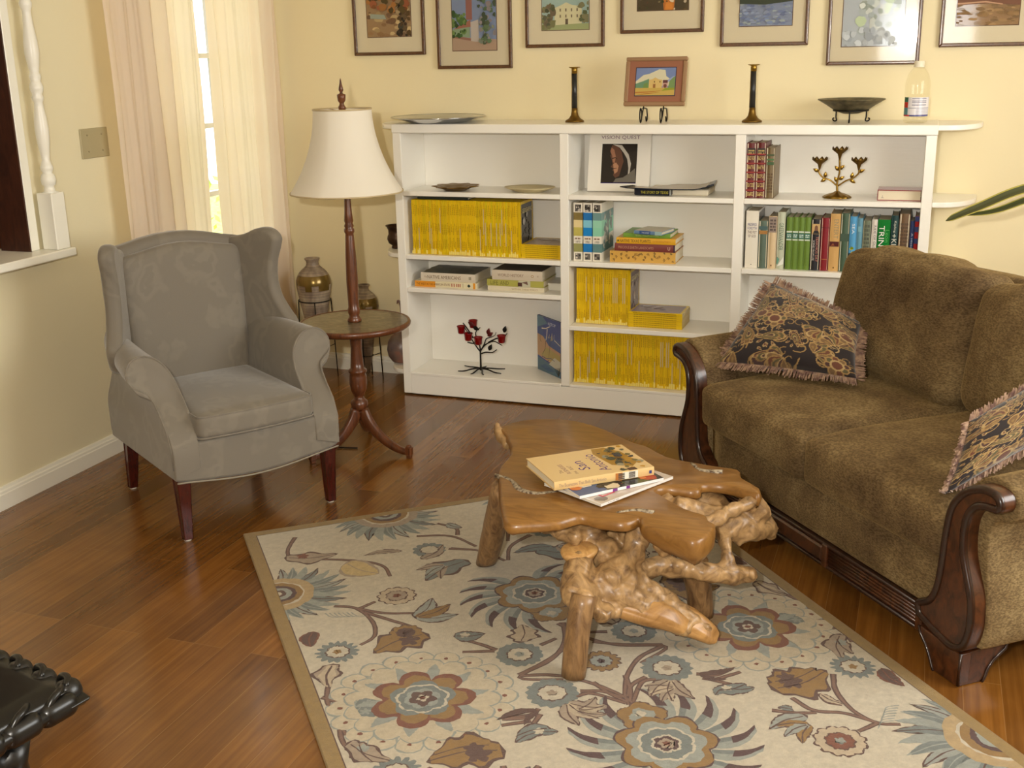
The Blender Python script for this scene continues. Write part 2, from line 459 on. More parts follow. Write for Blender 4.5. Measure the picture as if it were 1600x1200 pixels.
for nm, pos in (('window_2', ((3.995, 4.08), (-2.8, -1.0), (.9, 2.2))), ('window_3', None)):
    mb = MB()
    if pos:
        for a in ((-2.8, -2.75, .9, 2.2), (-1.05, -1.0, .9, 2.2), (-2.8, -1., .9, .95), (-2.8, -1., 2.15, 2.2), (-1.93, -1.88, .9, 2.2)): box(mb, 4.03, 4.08, *a)
    else:
        for a in ((1.65, 1.7, 1., 2.2), (2.5, 2.55, 1., 2.2), (2.08, 2.12, 1., 2.2)): box(mb, a[0], a[1], -6.58, -6.53, a[2], a[3])
        for a in ((1., 1.05), (2.15, 2.2)): box(mb, 1.65, 2.55, -6.58, -6.53, *a)
    struct(mb.obj(nm, M_trim))
# pass-through opening: sill, casing, post ---------------------------
mb = MB(); box(mb, XW-.16, -.682, PASS[0]-.05, -1.255, .832, .862, bev=.004); struct(mb.obj('trim_1', M_trim))
mb = MB(); box(mb, XW+.0005, XW+.012, -1.385, -1.345, .8625, 2.2, bev=.003); struct(mb.obj('trim_2', M_trim))
mb = MB(); box(mb, XW-.119, XW+.010, -1.392, -1.3855, .8625, 2.199); struct(mb.obj('trim_3', wood_mat('dark_jamb', rgb(44, 22, 14), rgb(76, 40, 24), (5, 5, 1), .5, 0.)))
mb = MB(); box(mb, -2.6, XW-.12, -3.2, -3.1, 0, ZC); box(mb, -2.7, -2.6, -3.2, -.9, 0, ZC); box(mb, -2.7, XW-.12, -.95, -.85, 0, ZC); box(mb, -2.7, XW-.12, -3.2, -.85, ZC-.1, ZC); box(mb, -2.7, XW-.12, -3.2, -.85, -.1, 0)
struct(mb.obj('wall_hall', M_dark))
post = thing('turned_post', 'white turned baluster post standing on the ledge of the dark opening in the left wall', 'post', (-.728, -1.302, .8625))
mb = MB(); box(mb, -.033, .033, -.033, .033, 0, .2, bev=.003); mb.obj('square_base', M_trim, post)
pr = [(.030,.2),(.019,.205),(.017,.222),(.023,.228),(.026,.245),(.022,.262),(.016,.268),(.02,.278),(.022,.288),(.018,.298),(.014,.312),(.016,.335),(.021,.375),(.0235,.42),(.021,.455),(.0165,.49),(.0145,.51),(.019,.52),(.02,.528),(.016,.537),(.022,.552),(.0235,.562),(.02,.574),(.016,.582),(.0195,.595),(.0195,.602),(.015,.61),(.0185,.63),(.0245,.675),(.0235,.71),(.0175,.76),(.0145,.8),(.0145,.815),(.02,.828),(.021,.84),(.016,.85),(.018,.9),(.024,.95),(.02,1.0),(.015,1.05),(.019,1.07),(.019,1.1),(.03,1.11),(.03,1.32)]
mb = MB(); lathe(mb, pr, 24); mb.obj('turned_shaft', M_trim, post)
hl = bpy.data.lights.new('hall_fill', 'POINT'); hl.energy = 12; hl.color = (1, .75, .5); hl.shadow_soft_size = .08  # added warm fill point to brighten the dark hall, no fixture there
ho = bpy.data.objects.new('hall_fill', hl); COL.objects.link(ho); ho.location = (-1.7, -1.9, 2.2)
# small gilded trinket on the ledge
t = thing('brass_trinket', 'small glittering brass ornament on the ledge inside the dark opening', 'ornament', (-.86, -1.56, .8625))
mb = MB(); lathe(mb, [(.03, 0), (.045, .006), (.05, .02), (.046, .022), (.038, .01), (.0, .008)], 20); mb.obj('dish', M_brass, t)
mb = MB(); rr = random.Random(3)
for k in range(14):
    a = rr.random()*6.28; d = rr.random()*.03
    rbox(mb, (d*math.cos(a), d*math.sin(a), .018+rr.random()*.016), (.009, .009, .009), .009, 3)
mb.obj('gilt_beads', M_brass, t)
# blank cover plate on the wall
p = thing('wall_plate', 'beige double blank switch plate on the left wall beside the curtain', 'wall plate', (XW, -.98, 1.21))
mb = MB(); box(mb, 0, .006, -.077, .077, -.055, .055, bev=.002); mb.obj('plate', mat('plate_beige', rgb(176, 164, 128), .45), p)
M_screw = mat('plate_screw', rgb(150, 138, 104), .4)
for yy in (-.04, .04):
    for zz in (-.03, .03):
        mb = MB(); lathe(mb, [(.0035, 0), (.003, .0015), (0, .0016)], 8, M=Matrix.Translation((.006, yy, zz)) @ Matrix.Rotation(PI/2, 4, 'Y')); mb.obj('screw', M_screw, p)

# outdoors behind the window ----------------------------------------
M_grass = mat('lawn', rgb(150, 160, 80), .9); mp = coords(M_grass); n_ = noisetex(M_grass, mp, 20, 4); r = ramp(M_grass, [(.3, rgb(110, 130, 50)), (.7, rgb(190, 190, 110))]); L(M_grass, n_, 0, r, 0); setc(M_grass, (r, 0))
mb = MB(); box(mb, -12, XW-.13, -.8, 9, -.3, -.15); tag(mb.obj('lawn', M_grass), 'sunlit grass seen through the gap between the curtains', 'grass', kind='stuff')
M_leafy = mat('shrub_leaf', rgb(176, 196, 84), .5)
def shrub(x, y, h, w_, lab, sd):
    rr = random.Random(sd); s = thing('garden_shrub', lab, 'shrub', (x, y, -.148))
    mb = MB(); tube(mb, [(0, 0, .0), (.03, .02, h*.5), (0, 0, h*.8)], [.03, .025, .01]); mb.obj('stem', M_legw, s)
    mb = MB()
    for k in range(900):
        a = rr.random()*6.28; q = math.sqrt(rr.random())*w_; z = .2+rr.random()*(h-.15); f = math.sin(PI*min(1, (z/h)))**.4
        c = Vector((q*f*math.cos(a), q*f*math.sin(a), z)); d = Vector((rr.random()-.5, rr.random()-.5, rr.random()-.3)).normalized(); e = d.orthogonal().normalized()
        l = .05+.04*rr.random(); mb.add([c, c+d*l*.5+e*l*.25, c+d*l, c+d*l*.5-e*l*.25], [(0, 1, 2, 3)], 0, None, False)
    mb.obj('foliage', M_leafy, s)
shrub(-3.0, 2.2, 1.35, .5, 'yellow-green shrub outside, low in the gap between the curtains', 1)
shrub(-4.6, 3.3, 2.5, .3, 'tall slender green shrub outside, high in the gap between the curtains', 2)

# curtains -----------------------------------------------------------
M_curt = mat('curtain_cloth', rgb(240, 230, 216), .85, sheen=.2)
nt = M_curt.node_tree; out = [n for n in nt.nodes if n.type == 'OUTPUT_MATERIAL'][0]
mp = coords(M_curt, (1, 1, 1)); wv = noisetex(M_curt, coords(M_curt, (1, 260, 700)), 1., 2); bump(M_curt, (wv, 0), .08, .001)
tl = N(M_curt, 'ShaderNodeBsdfTranslucent'); tl.inputs[0].default_value = (*rgb(255, 228, 182), 1)
ms = N(M_curt, 'ShaderNodeMixShader'); ms.inputs[0].default_value = .42
L(M_curt, bsdf(M_curt), 0, ms, 1); L(M_curt, tl, 0, ms, 2); nt.links.new(ms.outputs[0], out.inputs['Surface'])
def curtain(lab, ya0, ya1, yb0, yb1, nf, sd):
    """pleated panel from (top) ya0..ya1 to (floor) yb0..yb1"""
    rr = random.Random(sd); ph = [rr.random()*6.28 for _ in range(4)]
    t = thing('curtain', lab, 'curtain', (-.70, (yb0+yb1)/2, 0)); n = 160; mz = 24; vs = []; fs = []
    for j in range(mz+1):
        z = .015+(2.34-.015)*j/mz; s = j/float(mz)
        for i in range(n+1):
            u = i/float(n); a = yb0+(yb1-yb0)*u; b = ya0+(ya1-ya0)*u; y = a+(b-a)*s
            g = u+.012*math.sin(u*17+ph[0])+.01*math.sin(z*2+ph[1]+u*5)
            amp = .026*(1-.35*s)*(.75+.4*math.sin(u*9+ph[2]))
            x = amp*math.sin(g*nf*2*PI)+.003*math.sin(g*nf*5.1*PI+ph[3])+.004*math.sin(z*5+u*20)
            vs.append((x, y-(yb0+yb1)/2, z))
    for j in range(mz):
        for i in range(n):
            a = j*(n+1)+i; fs.append((a, a+1, a+n+2, a+n+1))
    mb = MB(); mb.add(vs, fs); mb.obj('curtain_cloth', M_curt, t)
    mb = MB(); vs2 = [v for v in vs[:n+1]]
    tube(mb, [(v[0], v[1], v[2]+.004) for v in vs2[::4]], .004, 5); mb.obj('hem', M_curt, t)
curtain('left cream curtain panel, pleated, hanging behind the grey armchair', -.955, -.355, -.93, -.39, 7, 4)
curtain('right cream curtain panel, pleated, hanging in the room corner beside the tall vase', -.275, .27, -.295, .255, 6, 9)
ro = thing('curtain_rod', 'white curtain rod above the window, carrying both curtain panels', 'rod', (-.70, -.35, 2.36))
mb = MB(); tube(mb, [(0, -.68, 0), (0, .66, 0)], .012, 10); mb.obj('rod', M_trim, ro)
for yy in (-.66, .64):
    mb = MB(); box(mb, XW+.70, 0, yy-.008, yy+.008, -.008, .008); mb.obj('bracket', M_trim, ro)

# ================================================================== BOOKCASE
HB = 1.22; X1a, X1b, X2a, X2b, XR = .7598, .7975, 1.4827, 1.5228, 2.2256
S1, S2, S3a, S3b, S4 = .9328, .6521, .5029, .3728, .1091
bc = thing('bookcase', 'long white painted bookcase with three bays and rounded end shelves against the back wall', 'bookcase')
def bpart(name, *a, bev=.002, lab=None):
    mb = MB(); box(mb, *a, bev=bev); o = mb.obj(name, M_case, bc)
    if lab: o['label'] = lab
    return o
YD = .262
bpart('side_panel', 0, .0387, .0, YD, .007, 1.182); bpart('side_panel', XR-.0387, XR, 0, YD, .007, 1.182)
bpart('divider', X1a, X1b, 0, .245, .10, 1.182); bpart('divider', X2a, X2b, 0, .245, .10, 1.182)
bpart('top_board', -.002, XR+.002, -.004, .325, 1.182, HB, bev=.003)
bpart('back_panel', .0387, XR-.0387, .247, YD, .02, 1.182)
bpart('base_board', .0387, XR-.0387, -.001, .02, .007, .096)
bays = [(.0387, X1a), (X1b, X2a), (X2b, XR-.0387)]
for i, (a, b) in enumerate(bays):
    hs = [S1, S2, S4]+([S3a] if i == 0 else [S3b] if i == 1 else [.30])
    for z in hs:
        th = .0205 if z != S4 else .013
        bpart('shelf', a+.0004, b-.0004, -.0012 if z != S4 else -.003, .2466, z-th, z)
def endshelf(x, sg, z, R=.15, y0=.02):
    mb = MB(); o = [(x, YD+.06), (x, y0)]
    for k in range(1, 15):
        a = k/14.*PI/2; o.append((x+sg*R*math.sin(a)**.85, y0+(YD+.06-y0)*(1-math.cos(a)**.8)))
    prism(mb, o, z-.02, z, 'z'); bevel(mb.obj('end_shelf', M_case, bc), .003, 2)
for z in (1.218, S1, S2, S4+.003): endshelf(-.0005, -1, z, .125 if z < 1.2 else .12)
for z in (1.218, S1, S2, S4+.003): endshelf(XR+.0005, 1, z, .165)

# ------------------------------------------------------------------ books
def cover_mesh(T, D, H, col, spine=(), front=(), rnd=.35, bt=.0022):
    """upright book: x 0..T, y 0 (spine) .. D, z 0..H"""
    mb = MB()
    box(mb, 0, bt, .002, D, 0, H, 0, col); box(mb, T-bt, T, .002, D, 0, H, 0, col)
    n = 8; cr = T*rnd*.25; vs = []; 
    for k in range(n+1):
        a = -1+2*k/float(n); x = T/2+a*T/2; y = -cr*(1-a*a)+cr; vs += [(x, y-.0005, 0), (x, y-.0005, H)]
    for k in range(n+1):
        a = -1+2*k/float(n); x = T/2+a*T/2*.94; y = -cr*(1-a*a)+cr; vs += [(x, y+.0015, 0), (x, y+.0015, H)]
    m = 2*(n+1); fs = []
    for k in range(n):
        fs.append((2*k, 2*k+2, 2*k+3, 2*k+1)); fs.append((m+2*k, m+2*k+1, m+2*k+3, m+2*k+2))
        fs.append((2*k, m+2*k, m+2*k+2, 2*k+2)); fs.append((2*k+1, 2*k+3, m+2*k+3, m+2*k+1))
    mb.add(vs, fs, 0, col, False)
    paint(mb, list(spine), (0, -.0006, 0), (1, 0, 0), (0, 0, 1), min(.0001, .001/max(1, len(spine))), clip=(0, T, 0, H))
    paint(mb, list(front), (T, 0, 0), (0, 1, 0), (0, 0, 1), min(.0001, .0009/max(1, len(front))), clip=(0, D, 0, H))
    return mb
def pages_mesh(T, D, H, bt=.0022, ov=.003):
    mb = MB(); box(mb, bt+.0001, T-bt-.0001, .0035, D-ov, ov, H-ov); return mb
def book(lab, T, D, H, col, spine=(), front=(), loc=(0, 0, 0), rot=(0, 0, 0), group=None, m=None, ov=.003, name='book', cat='book', rnd=.35):
    b = thing(name, lab, cat, loc, rot, group)
    cover_mesh(T, D, H, col, spine, front, rnd if ov > .001 else 0).obj('cover', m or M_print, b, colors=True)
    pages_mesh(T, D, H, ov=ov).obj('page_block', M_pages, b)
    return b
FLAT = (0, -PI/2, 0)
def flatbook(lab, T, D, H, col, spine, front, x, y, z, yaw=0., **k):
    """lying face up, spine to the room; x is the left end of the spine"""
    M = Matrix.Rotation(yaw, 4, 'Z') @ Matrix.Rotation(-PI/2, 4, 'Y')
    off = Matrix.Rotation(yaw, 4, 'Z') @ Vector((H, 0, 0))
    return book(lab, T, D, H, col, spine, front, (x+off.x, y+off.y, z), tuple(M.to_euler()), **k)
SP = lambda col, tx, T, H, a, b, w=.6: ('t', col, tx, T/2-T*w/2, b, b-a, T*w, -PI/2)   # vertical spine text from height b down to a
def spt(col, tx, T, a, b, w=.6, c=.5):   # text reading downward between z=b (top) and z=a
    return ('t', col, tx, T*c-T*w/2, b, b-a, T*w, -PI/2)
def htx(col, tx, u0, v0, w, h): return ('t', col, tx, u0, v0, w, h, 0)

# ---- yellow magazines
YEL = rgb(226, 188, 14); YEL2 = rgb(206, 168, 10); MT, MD, MH = .0085, .165, .240
def mag_mesh(sd, worn=0.):
    rr = random.Random(sd); mb = MB(); c = tuple(x*(.9+.2*rr.random()) for x in YEL)
    t = MT-.0003
    box(mb, .0006, t-.0006, .002, MD-.001, .0015, MH-.0015, 0, rgb(205, 190, 150))
    box(mb, 0, .0005, .001, MD, 0, MH, 0, c); box(mb, t-.0005, t, .001, MD, 0, MH, 0, c)
    box(mb, 0, t, 0, .0014, 0, MH, 0, c, .0004)
    sh = []
    dk = rgb(176, 140, 14)
    for k in range(3):
        z = .015+rr.random()*.02+k*.075; sh += words(dk, 5, (t*.28, z, t*.72, z+.03+rr.random()*.02), rr.random(), 6)
    if rr.random() < .5: sh.append(rect(rgb(240, 220, 120), t*.1, .003, t*.9, .012+rr.random()*.02))
    if rr.random() < worn: 
        z = rr.random()*.1; sh.append(rect(rgb(206, 184, 130), t*.3, z+.005, t*.8, z+.04+rr.random()*.09))
    paint(mb, sh, (0, -.0001, 0), (1, 0, 0), (0, 0, 1), .00012)
    return mb.mesh('magazine', True)
MAGM = [mag_mesh(i, .25) for i in range(8)]
for me in MAGM: me.materials.append(M_print)
def mag(x, y, z, lab, group, k, rot=None):
    o = bpy.data.objects.new('magazine', MAGM[k % 8]); COL.objects.link(o); o.location = (x, y, z)
    if rot: o.rotation_euler = rot
    return tag(o, lab, 'magazine', group)
rr = random.Random(5)
for i in range(59): mag(.062+i*MT, .03+rr.random()*.003, S2+.0002, 'yellow-spined magazine standing in the long upright row in the left bay', 'yellow magazines upright in the left bay', rr.randrange(8))
for i in range(27): mag(.812+i*MT, .062+rr.random()*.004, S3b+.0002, 'yellow-spined magazine standing in the short upright row beside the flat pile in the middle bay', 'yellow magazines upright in the short middle row', rr.randrange(8))
for i in range(79): mag(.805+i*MT, .045+rr.random()*.006, S4+.0002, 'yellow-spined magazine in the packed row along the bottom of the middle bay', 'yellow magazines along the bottom of the middle bay', rr.randrange(8))
def cover_mag(x, y, z, lab, cols, sd):
    T = .009; mb = MB(); box(mb, .0006, T-.0006, .002, MD-.001, .0015, MH-.0015, 0, rgb(205, 190, 150))
    box(mb, 0, .0006, 0, MD, 0, MH, 0, YEL); box(mb, T-.0006, T, 0, MD, 0, MH, 0, YEL); box(mb, 0, T, 0, .0014, 0, MH, 0, YEL)
    sh = [rect(cols[0], .012, .012, MD-.012, MH-.012)]+blobs(16, (.03, .03, MD-.03, MH-.06), cols, .014, sd)+[htx(rgb(230, 215, 150), 'GEOGRAPHIC', .016, MH-.05, MD-.034, .02)]
    paint(mb, sh, (T, 0, 0), (0, 1, 0), (0, 0, 1)); o = mb.obj('magazine', M_gloss, None, (x, y, z), colors=True); return tag(o, lab, 'magazine')
cover_mag(.062+59*MT, .03, S2+.0002, 'last upright magazine in the left bay, its dark picture cover with yellow border facing right', [rgb(60, 58, 54), rgb(110, 108, 100), rgb(150, 146, 136), rgb(50, 44, 40)], 2)
cover_mag(.812+27*MT, .062, S3b+.0002, 'last upright magazine of the short middle row, brownish picture cover facing the flat pile', [rgb(112, 92, 84), rgb(140, 116, 104), rgb(92, 74, 80), rgb(160, 138, 120)], 3)
def flat_mag_mesh(Lg, Wd, cov=None, sd=0):
    mb = MB(); T = MT-.0004; box(mb, .001, Lg-.001, .002, Wd, .0006, T-.0006, 0, rgb(205, 190, 150))
    box(mb, 0, Lg, .001, Wd, 0, .0006, 0, YEL); box(mb, 0, Lg, .001, Wd, T-.0006, T, 0, YEL); box(mb, 0, Lg, 0, .0014, 0, T, 0, YEL, .0004)
    rr = random.Random(sd); paint(mb, words(rgb(120, 92, 10), 26, (Lg*.1, T*.3, Lg*.9, T*.7), sd), (0, -.0001, 0), (1, 0, 0), (0, 0, 1), .0001)
    if cov: paint(mb, [rect(cov[0], .012, .012, Lg-.012, Wd-.012)]+blobs(14, (.03, .03, Lg-.03, Wd-.03), cov, .014, sd), (0, 0, T), (1, 0, 0), (0, 1, 0))
    return mb
me_a = flat_mag_mesh(.186, .2, sd=1).mesh('magazine', True); me_a.materials.append(M_print)
me_b = flat_mag_mesh(.232, .165, sd=2).mesh('magazine', True); me_b.materials.append(M_print)
for i in range(6):
    o = link('magazine', me_a, None, None, (.572+rr.random()*.001, .03+rr.random()*.004, S2+.0003+i*MT)); tag(o, 'yellow magazine lying in the low flat pile at the right end of the left bay', 'magazine', 'flat pile of yellow magazines in the left bay')
tag(flat_mag_mesh(.186, .2, [rgb(190, 170, 150), rgb(150, 130, 110), rgb(210, 200, 180)], 5).obj('magazine', M_print, None, (.5722, .034, S2+.0004+6*MT), colors=True), 'topmost magazine on the low flat pile in the left bay, pale cover up', 'magazine')
for i in range(7):
    o = link('magazine', me_b, None, None, (1.046+rr.random()*.001, .045+rr.random()*.004, S3b+.0003+i*MT)); tag(o, 'yellow magazine lying in the flat pile in the middle bay', 'magazine', 'flat pile of yellow magazines in the middle bay')
tag(flat_mag_mesh(.234, .165, [rgb(150, 130, 130), rgb(120, 104, 116), rgb(176, 160, 150)], 7).obj('magazine', M_gloss, None, (1.0455, .043, S3b+.0004+7*MT), (0, 0, .0), colors=True), 'topmost magazine on the flat pile in the middle bay, mauve picture cover up', 'magazine')
flatbook('thin dark green book lying on top of the upright yellow magazines', .012, .15, .24, rgb(44, 50, 44), [], [], .085, .05, S2+.2412)

# ---- left bay, books lying on the third shelf
D_ = .0003
T = .034; z = S3a+D_; H = .30
flatbook('orange and cream book, bottom of the left flat pile in the left bay', .0265, .19, .30, rgb(226, 214, 178),
  [rect(rgb(224, 150, 44), 0, .20, .0265, .30), spt(rgb(110, 50, 20), 'THE WEST IN THE AMERICAN STATE', .0265, .13, .292, .36)]+[rect(rgb(170, 60, 40), .006, q, .020, q+.004) for q in (.118, .107, .094, .086, .078)]+[rect(rgb(40, 40, 30), .003, .066, .0235, .067), ('p', rgb(30, 50, 40), [(.005, .038), (.013, .030), (.021, .038), (.013, .046)]), rect(rgb(226, 150, 40), 0, .008, .0265, .018)], [], .062, .035, z)
flatbook('thick white Native Americans book lying on the orange and cream book', .037, .203, .262, rgb(222, 210, 190),
  [spt(rgb(150, 110, 70), 'The', .037, .232, .245, .2), spt(rgb(120, 96, 70), 'NATIVE AMERICANS', .037, .068, .230, .42), ('p', rgb(160, 150, 130), [(.012, .018), (.026, .018), (.026, .03), (.012, .03)])],
  [rect(rgb(104, 100, 84), .004, .006, .198, .256)]+blobs(26, (.02, .02, .18, .24), [rgb(90, 92, 80), rgb(120, 112, 92), rgb(80, 76, 70)], .03, 3)+[rect(rgb(206, 196, 170), .01, .01, .014, .05)], .090, .04, z+.0268)
flatbook('thin cream book, bottom of the right flat pile in the left bay', .020, .18, .262, rgb(218, 206, 178), [spt(rgb(170, 150, 120), 'WITHIN THESE WALLS', .020, .03, .15, .4)], [], .413, .035, z)
flatbook('olive green book with a small picture on its spine, middle of the right flat pile', .029, .18, .262, rgb(178, 172, 84),
  [spt(rgb(110, 106, 50), 'LIFE', .029, .21, .245, .6), spt(rgb(110, 106, 50), 'AND', .029, .16, .20, .6), rect(rgb(200, 196, 170), .001, .06, .028, .115), rect(rgb(80, 50, 46), .003, .098, .02, .118), ('p', rgb(120, 90, 80), [(.01, .07), (.02, .1), (.026, .075)])], [], .410, .035, z+.0203)
flatbook('thick cream World History book with navy board edge, top of a flat pile', .043, .2, .232, rgb(214, 200, 178),
  [spt(rgb(140, 110, 90), 'WORLD HISTORY', .043, .085, .205, .3), ell(rgb(176, 130, 60), .021, .045, .006, .006, 14), ell(rgb(214, 200, 178), .021, .045, .004, .004, 14), spt(rgb(150, 120, 100), '*', .043, .016, .024, .2)],
  [rect(rgb(96, 86, 74), .003, .003, .197, .229)], .436, .03, z+.0496)
flatbook('pale book lying behind the flat piles near the first divider', .03, .14, .09, rgb(226, 222, 208), [], [], .665, .10, z)

# blue art book leaning in the corner of the left bay
tb = [rect(rgb(70, 88, 140), 0, 0, .2, .255), rect(rgb(64, 76, 140), .05, .17, .2, .255), ('p', rgb(96, 128, 150), [(0, .2), (.09, .23), (.05, .255), (0, .255)]),
  ('p', rgb(190, 150, 110), [(0, .07), (0, .17), (.05, .165), (.1, .13), (.2, .115), (.2, .06), (.1, .055)]), ('p', rgb(176, 156, 96), [(.03, .075), (.08, .12), (.2, .10), (.2, .066), (.1, .062)]),
  ('p', rgb(84, 112, 130), [(0, 0), (0, .062), (.09, .05), (.14, .035), (.2, .03), (.2, 0)]), ('p', rgb(196, 190, 170), [(.1, .045), (.15, .085), (.2, .075), (.2, .03), (.15, .036)]), ('p', rgb(70, 100, 130), [(.02, .02), (.07, .04), (.15, .02), (.1, .008)]),
  htx(rgb(220, 224, 240), 'KETOP', .095, .225, .065, .013)]
def stroke(col, pts, w): 
    P = [Vector((a, b, 0)) for a, b in pts]; Lp = []; Rp = []
    for i, p in enumerate(P):
        t_ = (P[min(i+1, len(P)-1)]-P[max(i-1, 0)]).normalized(); n__ = Vector((-t_.y, t_.x, 0)); ww = w*(1-.6*i/len(P))
        Lp.append((p+n__*ww)[:2]); Rp.append((p-n__*ww)[:2])
    return ('p', col, Lp+Rp[::-1])
cr = rgb(226, 214, 196)
tb += [stroke(cr, [(.04, .2), (.075, .205), (.115, .222)], .003), stroke(cr, [(.088, .205), (.083, .17), (.075, .15)], .003), stroke(rgb(60, 50, 60), [(.075, .15), (.068, .11), (.045, .08)], .0018),
  stroke(cr, [(.098, .165), (.108, .185), (.104, .165), (.118, .175)], .0018), stroke(cr, [(.118, .155), (.13, .195), (.134, .16), (.15, .19), (.152, .16)], .002), stroke(cr, [(.15, .165), (.2, .148)], .002), stroke(rgb(60, 50, 60), [(.112, .16), (.108, .12), (.1, .075)], .0014), stroke(rgb(60, 50, 50), [(.025, .165), (.025, .145), (.035, .135)], .002),
  stroke(rgb(70, 74, 120), [(.04, .07), (.08, .066), (.12, .075), (.15, .068)], .002), stroke(rgb(70, 74, 120), [(.08, .05), (.1, .062), (.09, .045)], .003)]
for k in range(9): tb.append(stroke(rgb(60, 66, 60), [(.185+.001*k, .004+.002*k), (.165+.004*k, .02+.003*k), (.15+.006*k, .035+.002*k)], .0016))
tb_book = book('blue illustrated book about Texas leaning upright against the first divider in the left bay', .012, .2, .255, rgb(60, 76, 120), [], tb, m=M_gloss)
a = math.radians(-131.3)   # cover (+x face) turned towards the room
tb_book.matrix_world = Matrix.Translation((.592, .214, S4+.0005)) @ Matrix.Rotation(a, 4, 'Z')

# ---- middle bay
vq = [rect(rgb(226, 220, 208), 0, 0, .262, .255), htx(rgb(120, 90, 110), 'VISION QUEST', .050, .224, .165, .018), rect(rgb(34, 28, 24), .056, .036, .206, .206),
  ('p', rgb(92, 60, 44), [(.098, .2), (.09, .175), (.096, .16), (.092, .155), (.1, .135), (.104, .118), (.096, .105), (.108, .1), (.104, .09), (.112, .085), (.108, .07), (.118, .058), (.134, .066), (.142, .1), (.15, .13), (.14, .17), (.125, .195)]),
  ('p', rgb(150, 104, 78), [(.096, .19), (.092, .172), (.1, .155), (.104, .128), (.112, .12), (.116, .15), (.108, .18)]), ('p', rgb(170, 124, 92), [(.106, .118), (.118, .125), (.13, .11), (.126, .085), (.114, .075), (.11, .09)]),
  stroke(rgb(40, 26, 20), [(.1, .142), (.115, .146), (.122, .14)], .002), stroke(rgb(40, 26, 20), [(.108, .098), (.122, .1)], .0016),
  ('p', rgb(176, 168, 156), [(.1, .204), (.14, .2), (.17, .16), (.182, .12), (.178, .08), (.17, .06), (.172, .1), (.165, .14), (.15, .165), (.13, .19)]), ('p', rgb(104, 98, 88), [(.15, .06), (.172, .075), (.2, .1), (.204, .04), (.11, .038), (.12, .055)]), rect(rgb(60, 40, 130), .056, .034, .206, .036)]
b = book('large white book titled Vision Quest with a portrait, propped upright in the middle bay', .016, .262, .247, rgb(226, 220, 208), [], [tuple([q_[0], q_[1]]+([[(a_, b_*.965) for a_, b_ in q_[2]]] if q_[0] == 'p' else [q_[2], q_[3], q_[4]*.965]+list(q_[5:]))) for q_ in vq], m=M_gloss)
b.matrix_world = Matrix.Translation((.845, .128, S1+.0005)) @ Matrix.Rotation(math.radians(-90+4), 4, 'Z') @ Matrix.Rotation(math.radians(-15), 4, 'Y')
# flat dark book with a wide splayed jacket
t = thing('book', 'dark blue book with a splayed open cover lying flat on the upper middle shelf', 'book', (1.07, .03, S1+.0005))
mb = MB(); box(mb, .045, .30, .03, .19, 0, .024, bev=.004); mb.obj('page_block', M_pages, t)
mb = MB(); box(mb, .0, .155, 0, .035, .001, .0285, 0, rgb(26, 30, 42), .004); paint(mb, [htx(rgb(190, 180, 60), 'THE STORY OF TEXAS', .028, .008, .115, .011), rect(rgb(220, 220, 210), .149, .002, .152, .026)], (0, 0, 0), (1, 0, 0), (0, 0, 1)); mb.obj('spine', M_gloss, t, colors=True)
mb = MB(); vs = []; fs = []
nx = 14
for i in range(nx+1):
    u = i/float(nx); x = -.055+.385*u
    for j in range(5):
        v = j/4.; zz = .034-.012*math.sin(PI*u*.9)*(.3)+.018*max(0, u-.82)/.18+(.004 if i == 0 else 0)
        xx = x+v*.035*(1-1.6*u); dd = .075 if u < .27 else .075+.125*min(1, (u-.27)/.2); vs.append((xx, -.018+dd*v, zz-.002*v))
m_ = len(vs); vs += [(a, b_, c-.0035) for a, b_, c in vs]
for i in range(nx):
    for j in range(4):
        a = i*5+j; fs.append((a, a+5, a+6, a+1)); fs.append((m_+a, m_+a+1, m_+a+6, m_+a+5))
for i in range(nx): fs += [(i*5, m_+i*5, m_+i*5+5, i*5+5), (i*5+4, i*5+9, m_+i*5+9, m_+i*5+4)]
for j in range(4): fs += [(j, j+1, m_+j+1, m_+j), (nx*5+j, m_+nx*5+j, m_+nx*5+j+1, nx*5+j+1)]
mb.add(vs, fs, 0, rgb(30, 36, 48), True)
mb.add([(p[0], p[1], p[2]+.0006) for p in vs[5:nx*5]], [f for f in [(i*5+j, i*5+5+j, i*5+6+j, i*5+1+j) for i in range(nx-2) for j in range(4)]], 0, rgb(168, 150, 122), True)
mb.obj('cover', M_gloss, t, colors=True)

